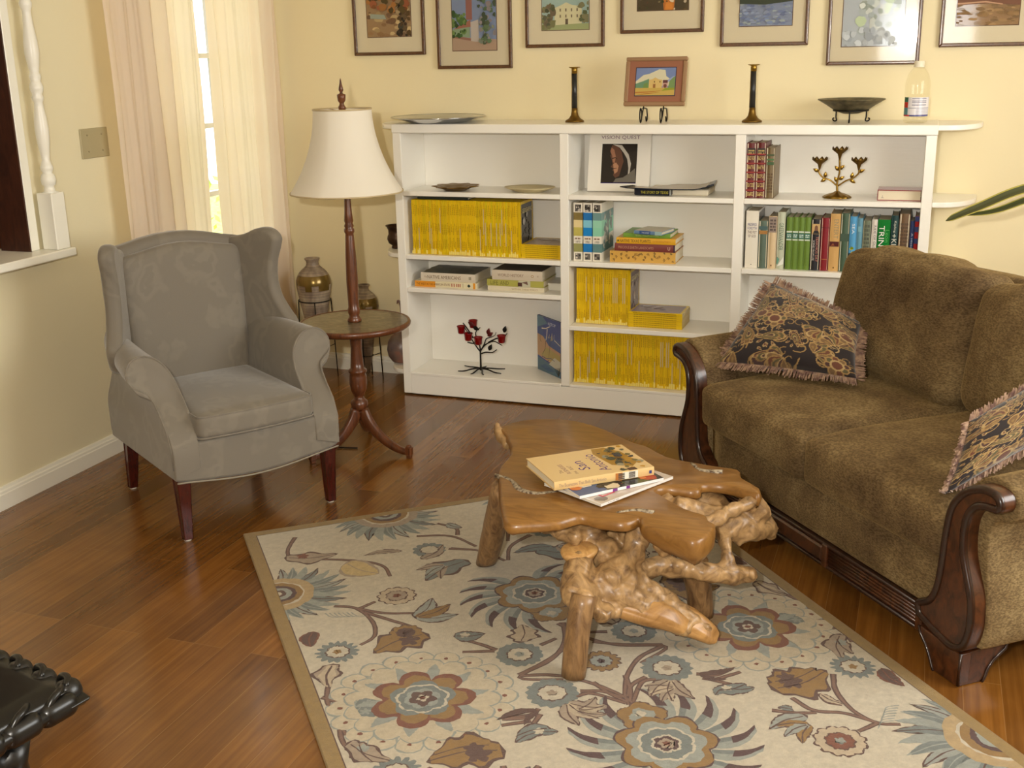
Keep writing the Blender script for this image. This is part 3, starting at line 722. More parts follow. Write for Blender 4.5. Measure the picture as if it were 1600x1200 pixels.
VG = [('olive and cream', [rgb(128, 110, 60), rgb(226, 206, 150), rgb(190, 178, 90), rgb(226, 220, 205), rgb(150, 148, 90)], .8124, '1870'), ('bright blue', [rgb(24, 110, 176), rgb(130, 196, 214), rgb(20, 130, 200), rgb(226, 220, 205), rgb(24, 120, 190)], .8548, '1900'), ('grey-green and mint', [rgb(110, 146, 144), rgb(150, 206, 178), rgb(140, 204, 172), rgb(226, 220, 205), rgb(96, 134, 134)], .896, '1930')]
for i, (nm, cs, x, yr) in enumerate(VG):
    T, H, D = (.0385, .0375, .0385)[i], .245, .19; W0 = rgb(232, 224, 206)
    sp = [rect(W0, 0, 0, T, H), rect(cs[4], 0, .038, T, .074), rect(cs[2], 0, .106, T, .142), rect(cs[1], 0, .142, T, .173), rect(cs[0], 0, .173, T, .205),
          rect(rgb(96, 90, 84), .006, .209, T-.006, .238)]+blobs(7, (.01, .212, T-.01, .234), [rgb(190, 182, 170), rgb(40, 36, 34)], .005, i)+[rect(rgb(110, 104, 96), .007, .006, T-.007, .032)]+blobs(5, (.011, .009, T-.011, .028), [rgb(200, 190, 176), rgb(50, 46, 44)], .004, i+5)+words(rgb(140, 110, 90), 3, (.006, .09, T-.006, .100), i, 1)+[htx(rgb(60, 50, 44), yr, .010, .077, T-.02, .009)]
    fr = [rect(W0, 0, 0, D, H), rect(cs[4], 0, .038, D, .074), rect(cs[2], 0, .106, D, .173), rect(cs[0], 0, .173, D, .205)]+blobs(30, (.02, .06, D-.02, H-.03), [tuple(x_*.7 for x_ in cs[0]), rgb(120, 130, 120), rgb(190, 186, 172)], .018, i)
    book('%s banded volume of the three-book set in the middle bay, %s' % (nm, ('leftmost', 'centre one', 'rightmost')[i]), T, D, H, W0, sp, fr, (x, .025, S2+D_), rnd=.3)
z = S2+D_
fl = [rect(rgb(206, 160, 74), 0, 0, .052, .28)]
q = random.Random(4)
for k in range(26):
    v = .01+k*.0102; u = (.012, .036, .024)[k % 3]+q.random()*.006; s = .006+q.random()*.004; c = q.choice([rgb(84, 60, 34), rgb(120, 84, 40), rgb(60, 54, 36)])
    a = q.random()*6.28
    for j in (-.6, 0, .6): fl.append(('p', c, [(u, v), (u+s*math.cos(a+j)-.0015*math.sin(a+j), v+s*math.sin(a+j)+.0015*math.cos(a+j)), (u+1.5*s*math.cos(a+j), v+1.5*s*math.sin(a+j)), (u+s*math.cos(a+j)+.0015*math.sin(a+j), v+s*math.sin(a+j)-.0015*math.cos(a+j))]))
flatbook('thick tan leaf-patterned book at the bottom of the pile in the middle bay', .047, .19, .278, rgb(206, 160, 74), fl, [], .968, .035, z, .02)
flatbook('maroon book second from the bottom of the pile in the middle bay', .0315, .17, .256, rgb(122, 58, 52), [spt(rgb(190, 140, 110), 'PRECIOUS EARTH LANDSCAPES', .0315, .09, .24, .34), spt(rgb(220, 190, 160), 'U', .0315, .02, .03, .45), rect(rgb(60, 40, 60), 0, 0, .0315, .006)], [], .988, .035, z+.0475)
flatbook('orange book titled Native Texas Plants in the middle of the pile', .0245, .17, .251, rgb(222, 166, 40), [spt(rgb(60, 50, 30), 'NATIVE TEXAS PLANTS', .0245, .105, .236, .5), spt(rgb(190, 110, 30), 'Landscaping Region', .0245, .02, .095, .3), ell(rgb(70, 90, 40), .012, .243, .005, .004, 8)], [], .995, .035, z+.0793)
flatbook('green book fourth from the bottom of the pile in the middle bay', .018, .16, .20, rgb(112, 152, 56), [spt(rgb(190, 206, 120), 'TEXAS WILDFLOWERS', .018, .05, .15, .4)], [], 1.022, .045, z+.1041)
flatbook('small blue-spined paperback lying askew on top of the pile', .0145, .13, .125, rgb(104, 134, 168), [rect(rgb(60, 90, 140), 0, .05, .0145, .10), rect(rgb(160, 190, 190), 0, 0, .0145, .03), spt(rgb(220, 226, 236), 'THE SAFEST', .0145, .055, .09, .4)], [rect(rgb(206, 196, 172), .001, .001, .13, .124)], 1.072, .03, z+.1224, -.22)

# ---- right bay upper shelf
def tall(lab, x0, x1, zt, D, col, sp=(), fr=(), y=.03, z=S2, m=None, rnd=.9, group=None):
    return book(lab, x1-x0-.0005, D, zt-z, col, sp, fr, (x0, y, z+D_), m=m, rnd=rnd, group=group)
mar = rgb(96, 28, 26)
def marsp(T, H):
    g = rgb(176, 150, 90); s = [rect(rgb(40, 30, 26), .004, H-.05, T-.004, H-.02)]+words(g, 2, (.007, H-.045, T-.007, H-.025), 2, 2)
    for a in (.0, .035, .07, .105, .14): s += [rect(rgb(140, 40, 34), .001, a+.028, T-.001, a+.034)]+words(g, 2, (.005, a+.008, T-.005, a+.024), int(a*1000), 3)
    s += [('p', g, [(T/2-.005, .012), (T/2, .022), (T/2+.005, .012), (T/2, .008)])]; return s
x = 1.5235
tall('maroon gilt-spined volume, leftmost on the upper right shelf', x, x+.038, S1+.215, .15, mar, marsp(.0375, .215), z=S1)
tall('maroon gilt-spined volume standing second from the left on the upper right shelf', x+.0385, x+.0765, S1+.217, .15, mar, marsp(.0375, .215), z=S1)
tall('shorter olive-brown old book beside the maroon pair on the upper right shelf', x+.077, x+.111, S1+.198, .17, rgb(112, 92, 58), [rect(rgb(60, 90, 50), .004, .13, .03, .142), rect(rgb(70, 110, 60), .004, .148, .03, .155), rect(rgb(60, 76, 40), .004, .165, .03, .172)]+words(rgb(90, 66, 36), 2, (.006, .02, .028, .1), 4, 7), z=S1, rnd=1.)
# flat red book, fore edge outward
t = thing('book', 'red-covered book lying flat with cream page edges outward on the upper right shelf', 'book', (2.0262, .04, S1+.0004))
mb = MB(); box(mb, .003, .157, .003, .11, .003, .038); mb.obj('page_block', M_pages, t)
mb = MB(); box(mb, 0, .16, 0, .115, 0, .003, 0, rgb(140, 30, 40)); box(mb, 0, .16, 0, .115, .038, .041, 0, rgb(140, 30, 40)); box(mb, .0, .003, 0, .115, .003, .038, 0, rgb(120, 26, 34))
paint(mb, [rect(rgb(90, 80, 80), .018, .010, .019, .02), rect(rgb(90, 80, 80), .014, .010, .024, .011)], (0, .0028, 0), (1, 0, 0), (0, 0, 1)); mb.obj('cover', M_gloss, t, colors=True)

# ---- right bay, row of novels
wh = rgb(230, 222, 206); H = .228
T = .050
tall('thick white novel titled The Fist of God, first in the row', 1.5318, 1.5818, .882, .155, wh, [htx(rgb(60, 60, 130), 'FREDERICK', .007, .170, .036, .011), htx(rgb(60, 60, 130), 'FORSYTH', .007, .155, .036, .011), htx(rgb(90, 60, 60), 'THE FIST', .007, .139, .036, .011), htx(rgb(90, 60, 60), 'OF GOD', .010, .124, .030, .011), ell(rgb(60, 60, 60), .025, .014, .002, .002, 8)], [rect(rgb(120, 116, 110), .004, .004, .15, .222)], m=M_gloss, rnd=.3)
tall('grey-green cloth book with an orange label, second in the row', 1.5828, 1.6198, .844, .15, rgb(92, 108, 94), [rect(rgb(170, 120, 60), .002, .138, .035, .152), rect(rgb(70, 96, 96), .003, .156, .034, .17)])
tall('cream novel with a grey picture panel at the top of its spine', 1.6212, 1.6548, .862, .15, rgb(216, 190, 150), [rect(rgb(150, 132, 120), .002, .146, .031, .208)]+words(rgb(90, 76, 70), 2, (.005, .15, .028, .2), 6, 4)+[rect(rgb(120, 90, 60), .013, .01, .018, .016)])
tall('pale green novel with tall vertical lettering', 1.6566, 1.6866, .880, .15, rgb(196, 200, 176), [spt(rgb(80, 110, 90), 'GREENWANDER', .030, .075, .185, .55), ('p', rgb(236, 236, 226), [(.002, .01), (.015, .03), (.028, .05), (.028, .02)]), ('p', rgb(110, 160, 140), [(.002, .05), (.012, .04), (.006, .02), (.002, .02)])], m=M_gloss)
for k, (lab) in enumerate(('leftmost of the four matching leaf-green books', 'second of the four matching leaf-green books', 'third of the four matching leaf-green books', 'rightmost of the four matching leaf-green books, beside the black one')):
    x = 1.6915+k*.0236
    tall(lab, x, x+.0231, .861+.001*(k % 2), .14, rgb(104, 132, 50), [rect(rgb(206, 214, 196), .001, .117, .0215, .122), rect(rgb(60, 110, 100), .001, .124, .0215, .146), rect(rgb(206, 214, 196), .001, .148, .0215, .154)]+words(rgb(200, 216, 200), 2, (.004, .128, .019, .142), k, 2), group='matching green books in the novel row')
tall('black novel with a portrait near the top of its spine', 1.7875, 1.8235, .856, .15, rgb(34, 34, 40), [rect(rgb(196, 160, 104), .002, .145, .033, .185), ('p', rgb(120, 80, 56), [(.011, .15), (.013, .175), (.018, .18), (.024, .175), (.026, .15)]), ('p', rgb(30, 28, 30), [(.006, .146), (.011, .158), (.026, .158), (.031, .146)]), spt(rgb(206, 130, 110), 'TEXICHOS DRY', .036, .035, .135, .26, .68), spt(rgb(206, 200, 190), 'SCENES FROM LIFE', .036, .04, .12, .2, .32)])
tall('dark red book between the black one and the tan one', 1.8255, 1.8575, .862, .15, rgb(130, 24, 34), [rect(rgb(180, 120, 60), .003, .045, .028, .047), rect(rgb(90, 14, 24), .001, .17, .03, .172)])
tall('tall tan novel with a dark picture band across its spine', 1.859, 1.8975, .879, .155, rgb(206, 164, 104), [spt(rgb(150, 140, 110), 'ENTERT', .038, .13, .205, .45, .6), rect(rgb(84, 40, 40), .001, .098, .036, .118), ('p', rgb(140, 80, 50), [(.004, .1), (.014, .112), (.02, .102)]), ell(rgb(90, 60, 30), .02, .014, .003, .003, 8)], m=M_gloss, rnd=.4)
tall('tall dark grey-green book beside the tan novel', 1.8986, 1.9325, .882, .15, rgb(70, 92, 72), [rect(rgb(60, 80, 62), .001, .12, .032, .15)])
tall('blue and yellow landscape-spined book in the row', 1.9335, 1.9595, .870, .15, rgb(90, 160, 206), [rect(rgb(196, 190, 40), 0, 0, .0255, .05), rect(rgb(40, 70, 80), 0, .05, .0255, .075)]+blobs(10, (.003, .05, .022, .11), [rgb(120, 140, 30), rgb(200, 190, 60), rgb(40, 70, 30)], .006, 8)+blobs(6, (.003, .01, .022, .05), [rgb(90, 110, 30), rgb(220, 210, 70)], .006, 9)+[spt(rgb(220, 234, 240), 'SEA', .0255, .15, .19, .4)], m=M_gloss)
tall('teal-blue faded book beside the landscape-spined one', 1.960, 1.9815, .864, .145, rgb(96, 146, 166), [rect(rgb(120, 166, 176), .004, .16, .016, .18)])
tall('drab grey-green book to the left of the thin white one', 1.9825, 2.0125, .856, .15, rgb(110, 118, 96), words(rgb(80, 84, 70), 2, (.006, .06, .024, .19), 3, 8))
tall('thin white book with dark vertical lettering', 2.0145, 2.0355, .861, .145, rgb(216, 208, 196), [spt(rgb(60, 50, 60), 'RIDE OF OLD BILLY', .021, .05, .185, .4, .6)])
tall('bright green novel titled Trinity in large white letters', 2.0368, 2.084, .861, .155, rgb(20, 118, 46), [spt(rgb(230, 232, 220), 'TRINITY', .047, .05, .185, .42, .33), spt(rgb(90, 170, 90), 'Leon Uris', .047, .07, .17, .3, .76)], m=M_gloss, rnd=.4)
tall('dark teal book titled Kim, right of the Trinity novel', 2.0863, 2.112, .878, .15, rgb(28, 62, 62), [spt(rgb(220, 214, 200), 'KIM', .0255, .09, .135, .7), spt(rgb(200, 200, 180), 'Kipling', .0255, .16, .205, .4), spt(rgb(200, 200, 180), '+', .0255, .14, .155, .5)])
tall('brown cloth book right of the dark teal one', 2.1149, 2.154, .886, .15, rgb(110, 84, 58), words(rgb(84, 62, 42), 3, (.006, .08, .033, .2), 5, 9))
tall('navy book reading A History of, near the right end of the row', 2.1555, 2.1705, .859, .14, rgb(40, 56, 104), [spt(rgb(200, 210, 226), 'A History of', .015, .06, .16, .5)])
tall('red and blue striped book at the right end of the row', 2.1716, 2.186, .878, .14, rgb(170, 36, 40), [rect(rgb(56, 66, 120), 0, a_, .014, a_+.02) for a_ in (.03, .075, .12, .165, .205)], m=M_gloss)
# small object group on the hidden lower right shelf stays unbuilt (nothing of it shows)

# ================================================================== THINGS ON TOP OF THE BOOKCASE
t = thing('silver_tray', 'round silver tray lying on the left end of the bookcase top', 'tray', (.170, .118, HB+.0003))
mb = MB(); lathe(mb, [(.10, 0), (.125, .002), (.15, .010), (.18, .020), (.205, .0235), (.207, .026), (.20, .0255), (.175, .022), (.145, .0125), (.12, .006), (.0, .005)], 48, capt=False); mb.obj('dish', M_silver, t)
mb = MB(); tube(mb, [(.206*math.cos(2*PI*k/48), .206*math.sin(2*PI*k/48), .0255) for k in range(48)], .0022, 6, closed=True); mb.obj('beaded_rim', M_silver, t)
M_csb = mat('black_enamel', rgb(34, 34, 34), .3)
def candlestick(x, lab):
    t = thing('candlestick', lab, 'candlestick', (x, .15, HB+.0003), group=None)
    mb = MB(); lathe(mb, [(.040, 0), (.040, .006), (.034, .010), (.024, .016), (.016, .028), (.013, .045), (.0125, .058)], 24); mb.obj('base', M_brassd, t)
    mb = MB(); lathe(mb, [(.0115, .058), (.0105, .20)], 18); mb.obj('stem', M_csb, t)
    mb = MB(); tube(mb, [(-.011, -.003, .058), (-.0102, -.003, .2)], .0018, 6); mb.obj('side_rib', M_brass, t)
    mb = MB(); lathe(mb, [(.012, .198), (.0125, .215), (.011, .218), (.0235, .2225), (.0235, .2245), (.010, .2240), (.010, .215), (0, .215)], 24); mb.obj('drip_cup', M_brass, t)
candlestick(.781, 'brass and black candlestick, left one of the pair, above the first divider of the bookcase')
candlestick(1.522, 'brass and black candlestick standing on the bookcase between the easel picture and the bowl')
# easel and small picture
t = thing('display_easel', 'small black wire easel holding the little painting on the bookcase top', 'easel', (1.125, .14, HB+.0003))
for sx in (-.042, .042):
    mb = MB(); P = []
    for k in range(15):
        a = -PI*.35+k/14.*PI*1.9; P.append((sx-.004, -.045+.016*math.cos(a), .030+.028*math.sin(a)))
    P = P[::-1]+[(sx-.002, -.008, .058), (sx*.7, .02, .13), (sx*.3, .045, .205)]
    tube(mb, P, .0028, 7, sm=2)
    tube(mb, [(sx, .045, .052), (sx, .055, .02), (sx, .048, .004), (sx, .035, .004), (sx, .028, .022)], .0026, 7, sm=4)
    tube(mb, [(sx, -.028, .058), (sx, .01, .056), (sx, .045, .052)], .0026, 7, sm=3)
    mb.obj('wire_leg', M_black, t)
pic = thing('small_painting', 'small landscape painting in a terracotta mat and tan frame on the easel', 'painting')
Wp, Hp = .253, .198
fr_mat = mat('tan_frame', rgb(150, 116, 82), .5)
mb = MB()
for a in ((0, Wp, 0, .016), (0, Wp, Hp-.016, Hp), (0, .016, .016, Hp-.016), (Wp-.016, Wp, .016, Hp-.016)): box(mb, a[0], a[1], -.012, .004, a[2], a[3], bev=.003)
mb.obj('frame', fr_mat, pic)
mb = MB(); box(mb, .012, Wp-.012, -.006, .002, .012, Hp-.012, 0, rgb(150, 100, 76)); 
iw0, iw1, ih0, ih1 = .045, .208, .042, .154
sk = [rect(rgb(60, 46, 60), iw0-.003, ih0-.003, iw1+.003, ih1+.003), rect(rgb(116, 132, 172), iw0, ih0, iw1, ih1), ('p', rgb(206, 200, 170), [(iw0, .10), (.075, .125), (.1, .13), (.14, .148), (.165, .145), (.17, .12), (.2, .10), (iw1, .08), (iw0, .08)]), ('p', rgb(150, 160, 190), [(.17, .1), (.2, .12), (iw1, .12), (iw1, .09)]),
   ('p', rgb(104, 140, 110), [(iw0, .07), (iw0, .09), (.075, .1), (.1, .11), (.1, .07)]), ('p', rgb(112, 140, 78), [(.075, .07), (.08, .09), (.095, .095), (.1, .07)]), ('p', rgb(116, 142, 88), [(.18, .07), (.185, .1), (.2, .115), (iw1, .12), (iw1, .07)]),
   ('p', rgb(206, 176, 110), [(.1, .07), (.1, .105), (.115, .108), (.125, .115), (.14, .107), (.155, .105), (.155, .07)]), rect(rgb(96, 60, 60), .158, .092, .178, .104), rect(rgb(190, 150, 140), .158, .07, .178, .092), ell(rgb(110, 70, 60), .168, .080, .007, .008, 10), rect(rgb(150, 104, 60), .118, .07, .128, .088), rect(rgb(90, 60, 40), .121, .094, .125, .1), rect(rgb(90, 60, 40), .144, .094, .148, .1),
   rect(rgb(190, 162, 84), iw0, ih0, iw1, .072), ('p', rgb(140, 150, 50), [(.155, .06), (.17, .072), (iw1, .072), (iw1, .064)]), ('p', rgb(176, 120, 60), [(iw0, .05), (.12, .055), (.16, .062), (.1, .058), (iw0, .056)]), ('p', rgb(170, 110, 50), [(iw0, .044), (.1, .047), (.15, .055), (.1, .051)])]
paint(mb, sk, (0, -.006, 0), (1, 0, 0), (0, 0, 1)); mb.obj('mat_and_painting', M_matte, pic, colors=True)
pic.matrix_world = Matrix.Translation((1.002, .118, HB+.066)) @ Matrix.Rotation(math.radians(-15), 4, 'X')
# footed bowl
M_pewt = mat('aged_pewter', rgb(104, 98, 76), .42, .75); mp = coords(M_pewt); n_ = noisetex(M_pewt, mp, 30, 5); r = ramp(M_pewt, [(.35, rgb(74, 70, 56)), (.65, rgb(128, 118, 90))]); L(M_pewt, n_, 0, r, 0); setc(M_pewt, (r, 0))
t = thing('footed_bowl', 'wide shallow verdigris bowl resting in a scroll-footed wire stand on the bookcase', 'bowl', (1.902, .15, HB+.0003))
mb = MB(); lathe(mb, [(0, .032), (.03, .034), (.062, .046), (.095, .068), (.122, .084), (.128, .087), (.126, .090), (.118, .088), (.09, .074), (.05, .052), (0, .045)], 40, capb=False, capt=False); mb.obj('bowl', M_pewt, t)
mb = MB(); tube(mb, [(.066*math.cos(2*PI*k/28), .066*math.sin(2*PI*k/28), .046) for k in range(28)], .003, 6, closed=True); mb.obj('ring', M_black, t)
for k in range(3):
    a = -PI/2+k*2*PI/3; c, s_ = math.cos(a), math.sin(a)
    q = [(.066, .046), (.066, .02), (.063, .007), (.070, .003), (.078, .006), (.080, .012), (.075, .015)]
    mb = MB(); tube(mb, [(d*c, d*s_, z) for d, z in q], .0028, 6, sm=4); mb.obj('leg', M_black, t)
# plastic bottle
t = thing('plastic_bottle', 'clear plastic juice bottle with a label at the right end of the bookcase top', 'bottle', (2.142, .12, HB+.0003))
mb = MB(); lathe(mb, [(.028, .004), (.034, 0), (.042, .004), (.045, .012), (.0455, .02), (.043, .024), (.043, .098), (.0455, .102), (.046, .11), (.045, .124), (.046, .135), (.044, .155), (.038, .178), (.028, .195), (.019, .204), (.018, .212)], 32); mb.obj('bottle_body', M_plastic, t)
mb = MB(); lathe(mb, [(.021, .205), (.021, .207), (.0185, .209), (.0185, .226), (.017, .228), (0, .228)], 24); mb.obj('cap', M_white, t)
mb = MB(); n = 40; R = .0437
def lab_c(u, v):
    if v < .1: return rgb(190, 40, 60) if u < .35 else rgb(70, 70, 130)
    if u < .3: return rgb(200, 60, 50) if .45 < v < .75 else rgb(90, 140, 150) if v < .45 else rgb(60, 110, 90)
    if abs(v-.42) < .02: return rgb(150, 150, 170)
    if .4 < u < .75 and (int(v*26) % 3 == 0) and v > .5: return rgb(120, 120, 140)
    if .5 < u < .9 and (int(v*34) % 3 == 0) and v < .38: return rgb(176, 176, 190)
    return rgb(222, 218, 222)
for i in range(n):
    for j in range(24):
        a0, a1 = math.radians(-195+i*210./n), math.radians(-195+(i+1)*210./n); z0_, z1_ = .026+.07*j/24, .026+.07*(j+1)/24
        mb.add([(R*math.cos(a0), R*math.sin(a0), z0_), (R*math.cos(a1), R*math.sin(a1), z0_), (R*math.cos(a1), R*math.sin(a1), z1_), (R*math.cos(a0), R*math.sin(a0), z1_)], [(0, 1, 2, 3)], 0, lab_c((i+.5)/n, (j+.5)/24), True)
mb.obj('label_wrap', M_gloss, t, colors=True)

# ---- things on the shelves
t = thing('leaf_dish', 'small brass leaf-edged dish on the top shelf of the left bay', 'dish', (.262, .07, S1+.0004))
mb = MB(); lathe(mb, [(.045, 0), (.05, .003), (.07, .012), (.096, .019), (.094, .021), (.066, .015), (.04, .006), (0, .005)], 48, capt=False, fn=lambda r, z, a: r*(1+(.14*math.cos(a*9)*(r/.096)**3))); mb.obj('dish', M_brassd, t)
t = thing('oval_dish', 'pale oval openwork dish on the top shelf of the left bay', 'dish', (.60, .08, S1+.0004))
M_lace = mat('pale_openwork', rgb(206, 192, 150), .45); mp = coords(M_lace); vo = N(M_lace, 'ShaderNodeTexVoronoi'); vo.inputs['Scale'].default_value = 120; L(M_lace, mp, 'Vector', vo, 'Vector'); bump(M_lace, (vo, 0), .5, .002)
mb = MB(); lathe(mb, [(.06, 0), (.065, .002), (.095, .012), (.112, .019), (.111, .021), (.09, .016), (.06, .006), (0, .005)], 48, capt=False, M=Matrix.Diagonal((1, .75, 1, 1))); mb.obj('dish', M_lace, t)
# brass candelabra with three flower cups
t = thing('candelabra', 'brass three-cup candelabra with leaves on the upper shelf of the right bay', 'candelabra', (1.872, .10, S1+.0004))
def leaf3(mb, p, d, l, w, up=(0, -1, 0)):
    p = Vector(p); d = Vector(d).normalized(); s_ = d.cross(Vector(up)).normalized(); uu = s_.cross(d)
    rows = []
    for k in range(7):
        f = k/6.; ww = w*math.sin(PI*f**.8)*(1 if k < 6 else 0); c = p+d*l*f+uu*(.12*l*math.sin(PI*f))
        rows += [c-s_*ww-uu*ww*.3, c, c+s_*ww-uu*ww*.3]
    fs = [(3*k+j, 3*k+j+1, 3*k+j+4, 3*k+j+3) for k in range(6) for j in (0, 1)]
    n_ = len(rows); th = uu*.0012
    mb.add(rows+[r_-th for r_ in rows], fs+[tuple(n_+i for i in f[::-1]) for f in fs])
mb = MB(); lathe(mb, [(.052, 0), (.053, .004), (.045, .010), (.030, .016), (.014, .021), (.007, .026)], 40, fn=lambda r, z, a: r*(1+.06*math.cos(10*a))); mb.obj('base', M_brass, t)
mb = MB(); tube(mb, [(0, 0, .022), (-.002, 0, .06), (.004, 0, .10), (0.002, 0, .15)], [.0045, .004, .0035, .004], 8, sm=5)
tube(mb, [(-.001, 0, .045), (-.03, 0, .068), (-.058, 0, .078), (-.074, 0, .098), (-.072, 0, .115)], .0032, 8, sm=5)
tube(mb, [(.001, 0, .045), (.03, 0, .066), (.058, 0, .078), (.076, 0, .096), (.076, 0, .112)], .0032, 8, sm=5); mb.obj('branches', M_brass, t)
for (cx, cz) in ((.002, .148), (-.072, .108), (.076, .108)):
    mb = MB(); lathe(mb, [(.003, 0), (.006, .012), (.009, .022), (.022, .032), (.030, .044), (.0285, .044), (.018, .034), (0, .03)], 36, capt=False, fn=lambda r, z, a: r, M=Matrix.Translation((cx, 0, cz)))
    vv = mb.v
    for i, v in enumerate(vv):
        z = v[2]-cz
        if z > .036: a = math.atan2(v[1], v[0]-cx); vv[i] = (v[0], v[1], v[2]+.006*math.cos(a*9))
    mb.obj('flower_cup', M_brassd, t)
for p, d in (((-.001, 0, .06), (-.6, 0, 1)), ((.003, 0, .07), (1, 0, .6)), ((.002, 0, .105), (-.7, 0, .8)), ((.003, 0, .11), (.8, 0, .7)), ((-.045, 0, .074), (-.7, 0, -.45)), ((-.05, 0, .076), (.1, 0, 1)), ((-.074, 0, .1), (-1, 0, .5)), ((.045, 0, .072), (.7, 0, -.45)), ((.05, 0, .075), (.2, 0, 1)), ((.076, 0, .1), (1, 0, .5))):
    mb = MB(); leaf3(mb, p, d, .026, .007); mb.obj('leaf', M_brass, t)
# tree votive holder
t = thing('votive_tree', 'black iron tree with red glass votive cups on the bottom shelf of the left bay', 'candle holder', (.342, .105, S4+.0004))
K = .00258
def q2(px, py, y=0.): return ((px-754)*K, y, max(.0025, (571-py)*K))
mb = MB()
tube(mb, [q2(754, 572), q2(754, 555), q2(754, 534)], [.006, .0045, .004], 8, sm=3)
for Pn in ([(754, 536), (748, 528), (740, 515), (735, 505), (727, 492)], [(754, 534), (753, 522), (747, 505), (750, 497), (757, 491)], [(755, 534), (762, 522), (766, 512), (775, 508), (783, 504), (786, 498)],
           [(754, 534), (765, 522), (780, 515), (790, 518), (797, 521)], [(770, 518), (785, 510), (798, 507), (806, 499)], [(755, 540), (765, 536), (778, 535), (787, 529)], [(744, 522), (738, 521), (732, 519)], [(741, 512), (733, 498), (724, 485)]):
    yy = random.uniform(-.02, .02); tube(mb, [q2(a_, b_, yy*i/len(Pn)) for i, (a_, b_) in enumerate(Pn)], [.0035-.0004*i for i in range(len(Pn))], 7, sm=3)
mb.obj('trunk_and_branches', M_black, t)
for k, (dx, dy) in enumerate(((-.10, .05), (-.095, -.045), (-.02, -.075), (.04, -.07), (.11, -.03), (.10, .05), (.0, .07))):
    mb = MB(); tube(mb, [(0, 0, .012), (dx*.35, dy*.3, .010), (dx*.7, dy*.8, .0035), (dx, dy, .003)], [.004, .0035, .003, .0022], 7, sm=4); mb.obj('root_leg', M_black, t)
for (px, py, yy) in ((719, 498, .0), (735, 508, -.02), (755, 513, -.03), (796, 509, -.01), (737, 489, .03)):
    x_, _, z_ = q2(px, py); mb = MB(); lathe(mb, [(.0145, -.018), (.0165, -.014), (.019, .010), (.0215, .016), (.0205, .017), (.0175, .012), (.0148, -.012), (0, -.013)], 22, capt=False, M=Matrix.Translation((x_, yy, z_))); mb.obj('votive_cup', M_redglass, t)
M_redleaf = mat('dark_red_leaf', rgb(92, 22, 20), .4, .3)
for (px, py, dx, dz, m_) in ((743, 490, -.8, .5, M_redleaf), (741, 492, .9, -.35, M_black), (769, 505, .2, 1, M_redleaf), (768, 507, .9, .6, M_redleaf), (799, 499, .3, 1, M_black), (770, 533, .5, 1, M_black)):
    mb = MB(); leaf3(mb, q2(px, py), (dx, 0, dz), .034, .010); mb.obj('leaf', m_, t)
# objects on the rounded end shelves
t = thing('bronze_pot', 'dark bronze footed pot on the rounded end shelf behind the lamp', 'pot', (-.074, .15, S2+.0004))
mb = MB(); lathe(mb, [(.022, 0), (.024, .006), (.021, .014), (.036, .024), (.043, .042), (.041, .056), (.036, .066), (.037, .085), (.044, .100), (.050, .104), (.048, .106), (.04, .1), (.033, .085), (0, .05)], 32, capt=False); mb.obj('pot_body', M_bronze, t)
M_gourd = mat('mottled_glaze', rgb(110, 92, 88), .35); mp = coords(M_gourd); n_ = noisetex(M_gourd, mp, 14, 5); r = ramp(M_gourd, [(.3, rgb(78, 70, 76)), (.5, rgb(122, 100, 92)), (.72, rgb(164, 104, 84))]); L(M_gourd, n_, 0, r, 0); setc(M_gourd, (r, 0))
t = thing('round_jug', 'round mottled purple-grey jug with a thin tall spout on the lowest left end shelf', 'jug', (-.0735, .145, S4+.0034))
mb = MB(); lathe(mb, [(.03, 0), (.045, .006), (.062, .03), (.068, .062), (.062, .098), (.046, .124), (.024, .14), (.016, .15), (.015, .158), (.012, .158), (0, .15)], 32, capt=False); mb.obj('jug_body', M_gourd, t)
mb = MB(); tube(mb, [(.01, 0, .14), (.006, 0, .2), (.006, 0, .26), (.002, 0, .285), (-.006, 0, .292), (-.012, 0, .278)], [.006, .004, .004, .006, .006, .002], 8, sm=5); mb.obj('spout', M_gourd, t)

# ---- amphora vases in iron stands
M_vase = mat('stoneware_vase', rgb(150, 130, 112), .5); mp = coords(M_vase); sx = N(M_vase, 'ShaderNodeSeparateXYZ'); L(M_vase, mp, 'Vector', sx, 0)
n_ = noisetex(M_vase, coords(M_vase, (1, 1, .35)), 16, 5); r = ramp(M_vase, [(.3, rgb(84, 66, 54)), (.5, rgb(140, 122, 104)), (.75, rgb(196, 180, 150))]); L(M_vase, n_, 0, r, 0)
n2_ = noisetex(M_vase, coords(M_vase, (2, 2, 160)), 1., 2); r2_ = ramp(M_vase, [(.5, (.8, .8, .8)), (.62, (1.35, 1.35, 1.3))]); L(M_vase, n2_, 0, r2_, 0)
mv = mixc(M_vase, .7, (r, 0), (r2_, 0), 'MULTIPLY'); setc(M_vase, mv)
M_gl = mat('bronze_glaze', rgb(124, 100, 46), .24, .6, coat=.3)
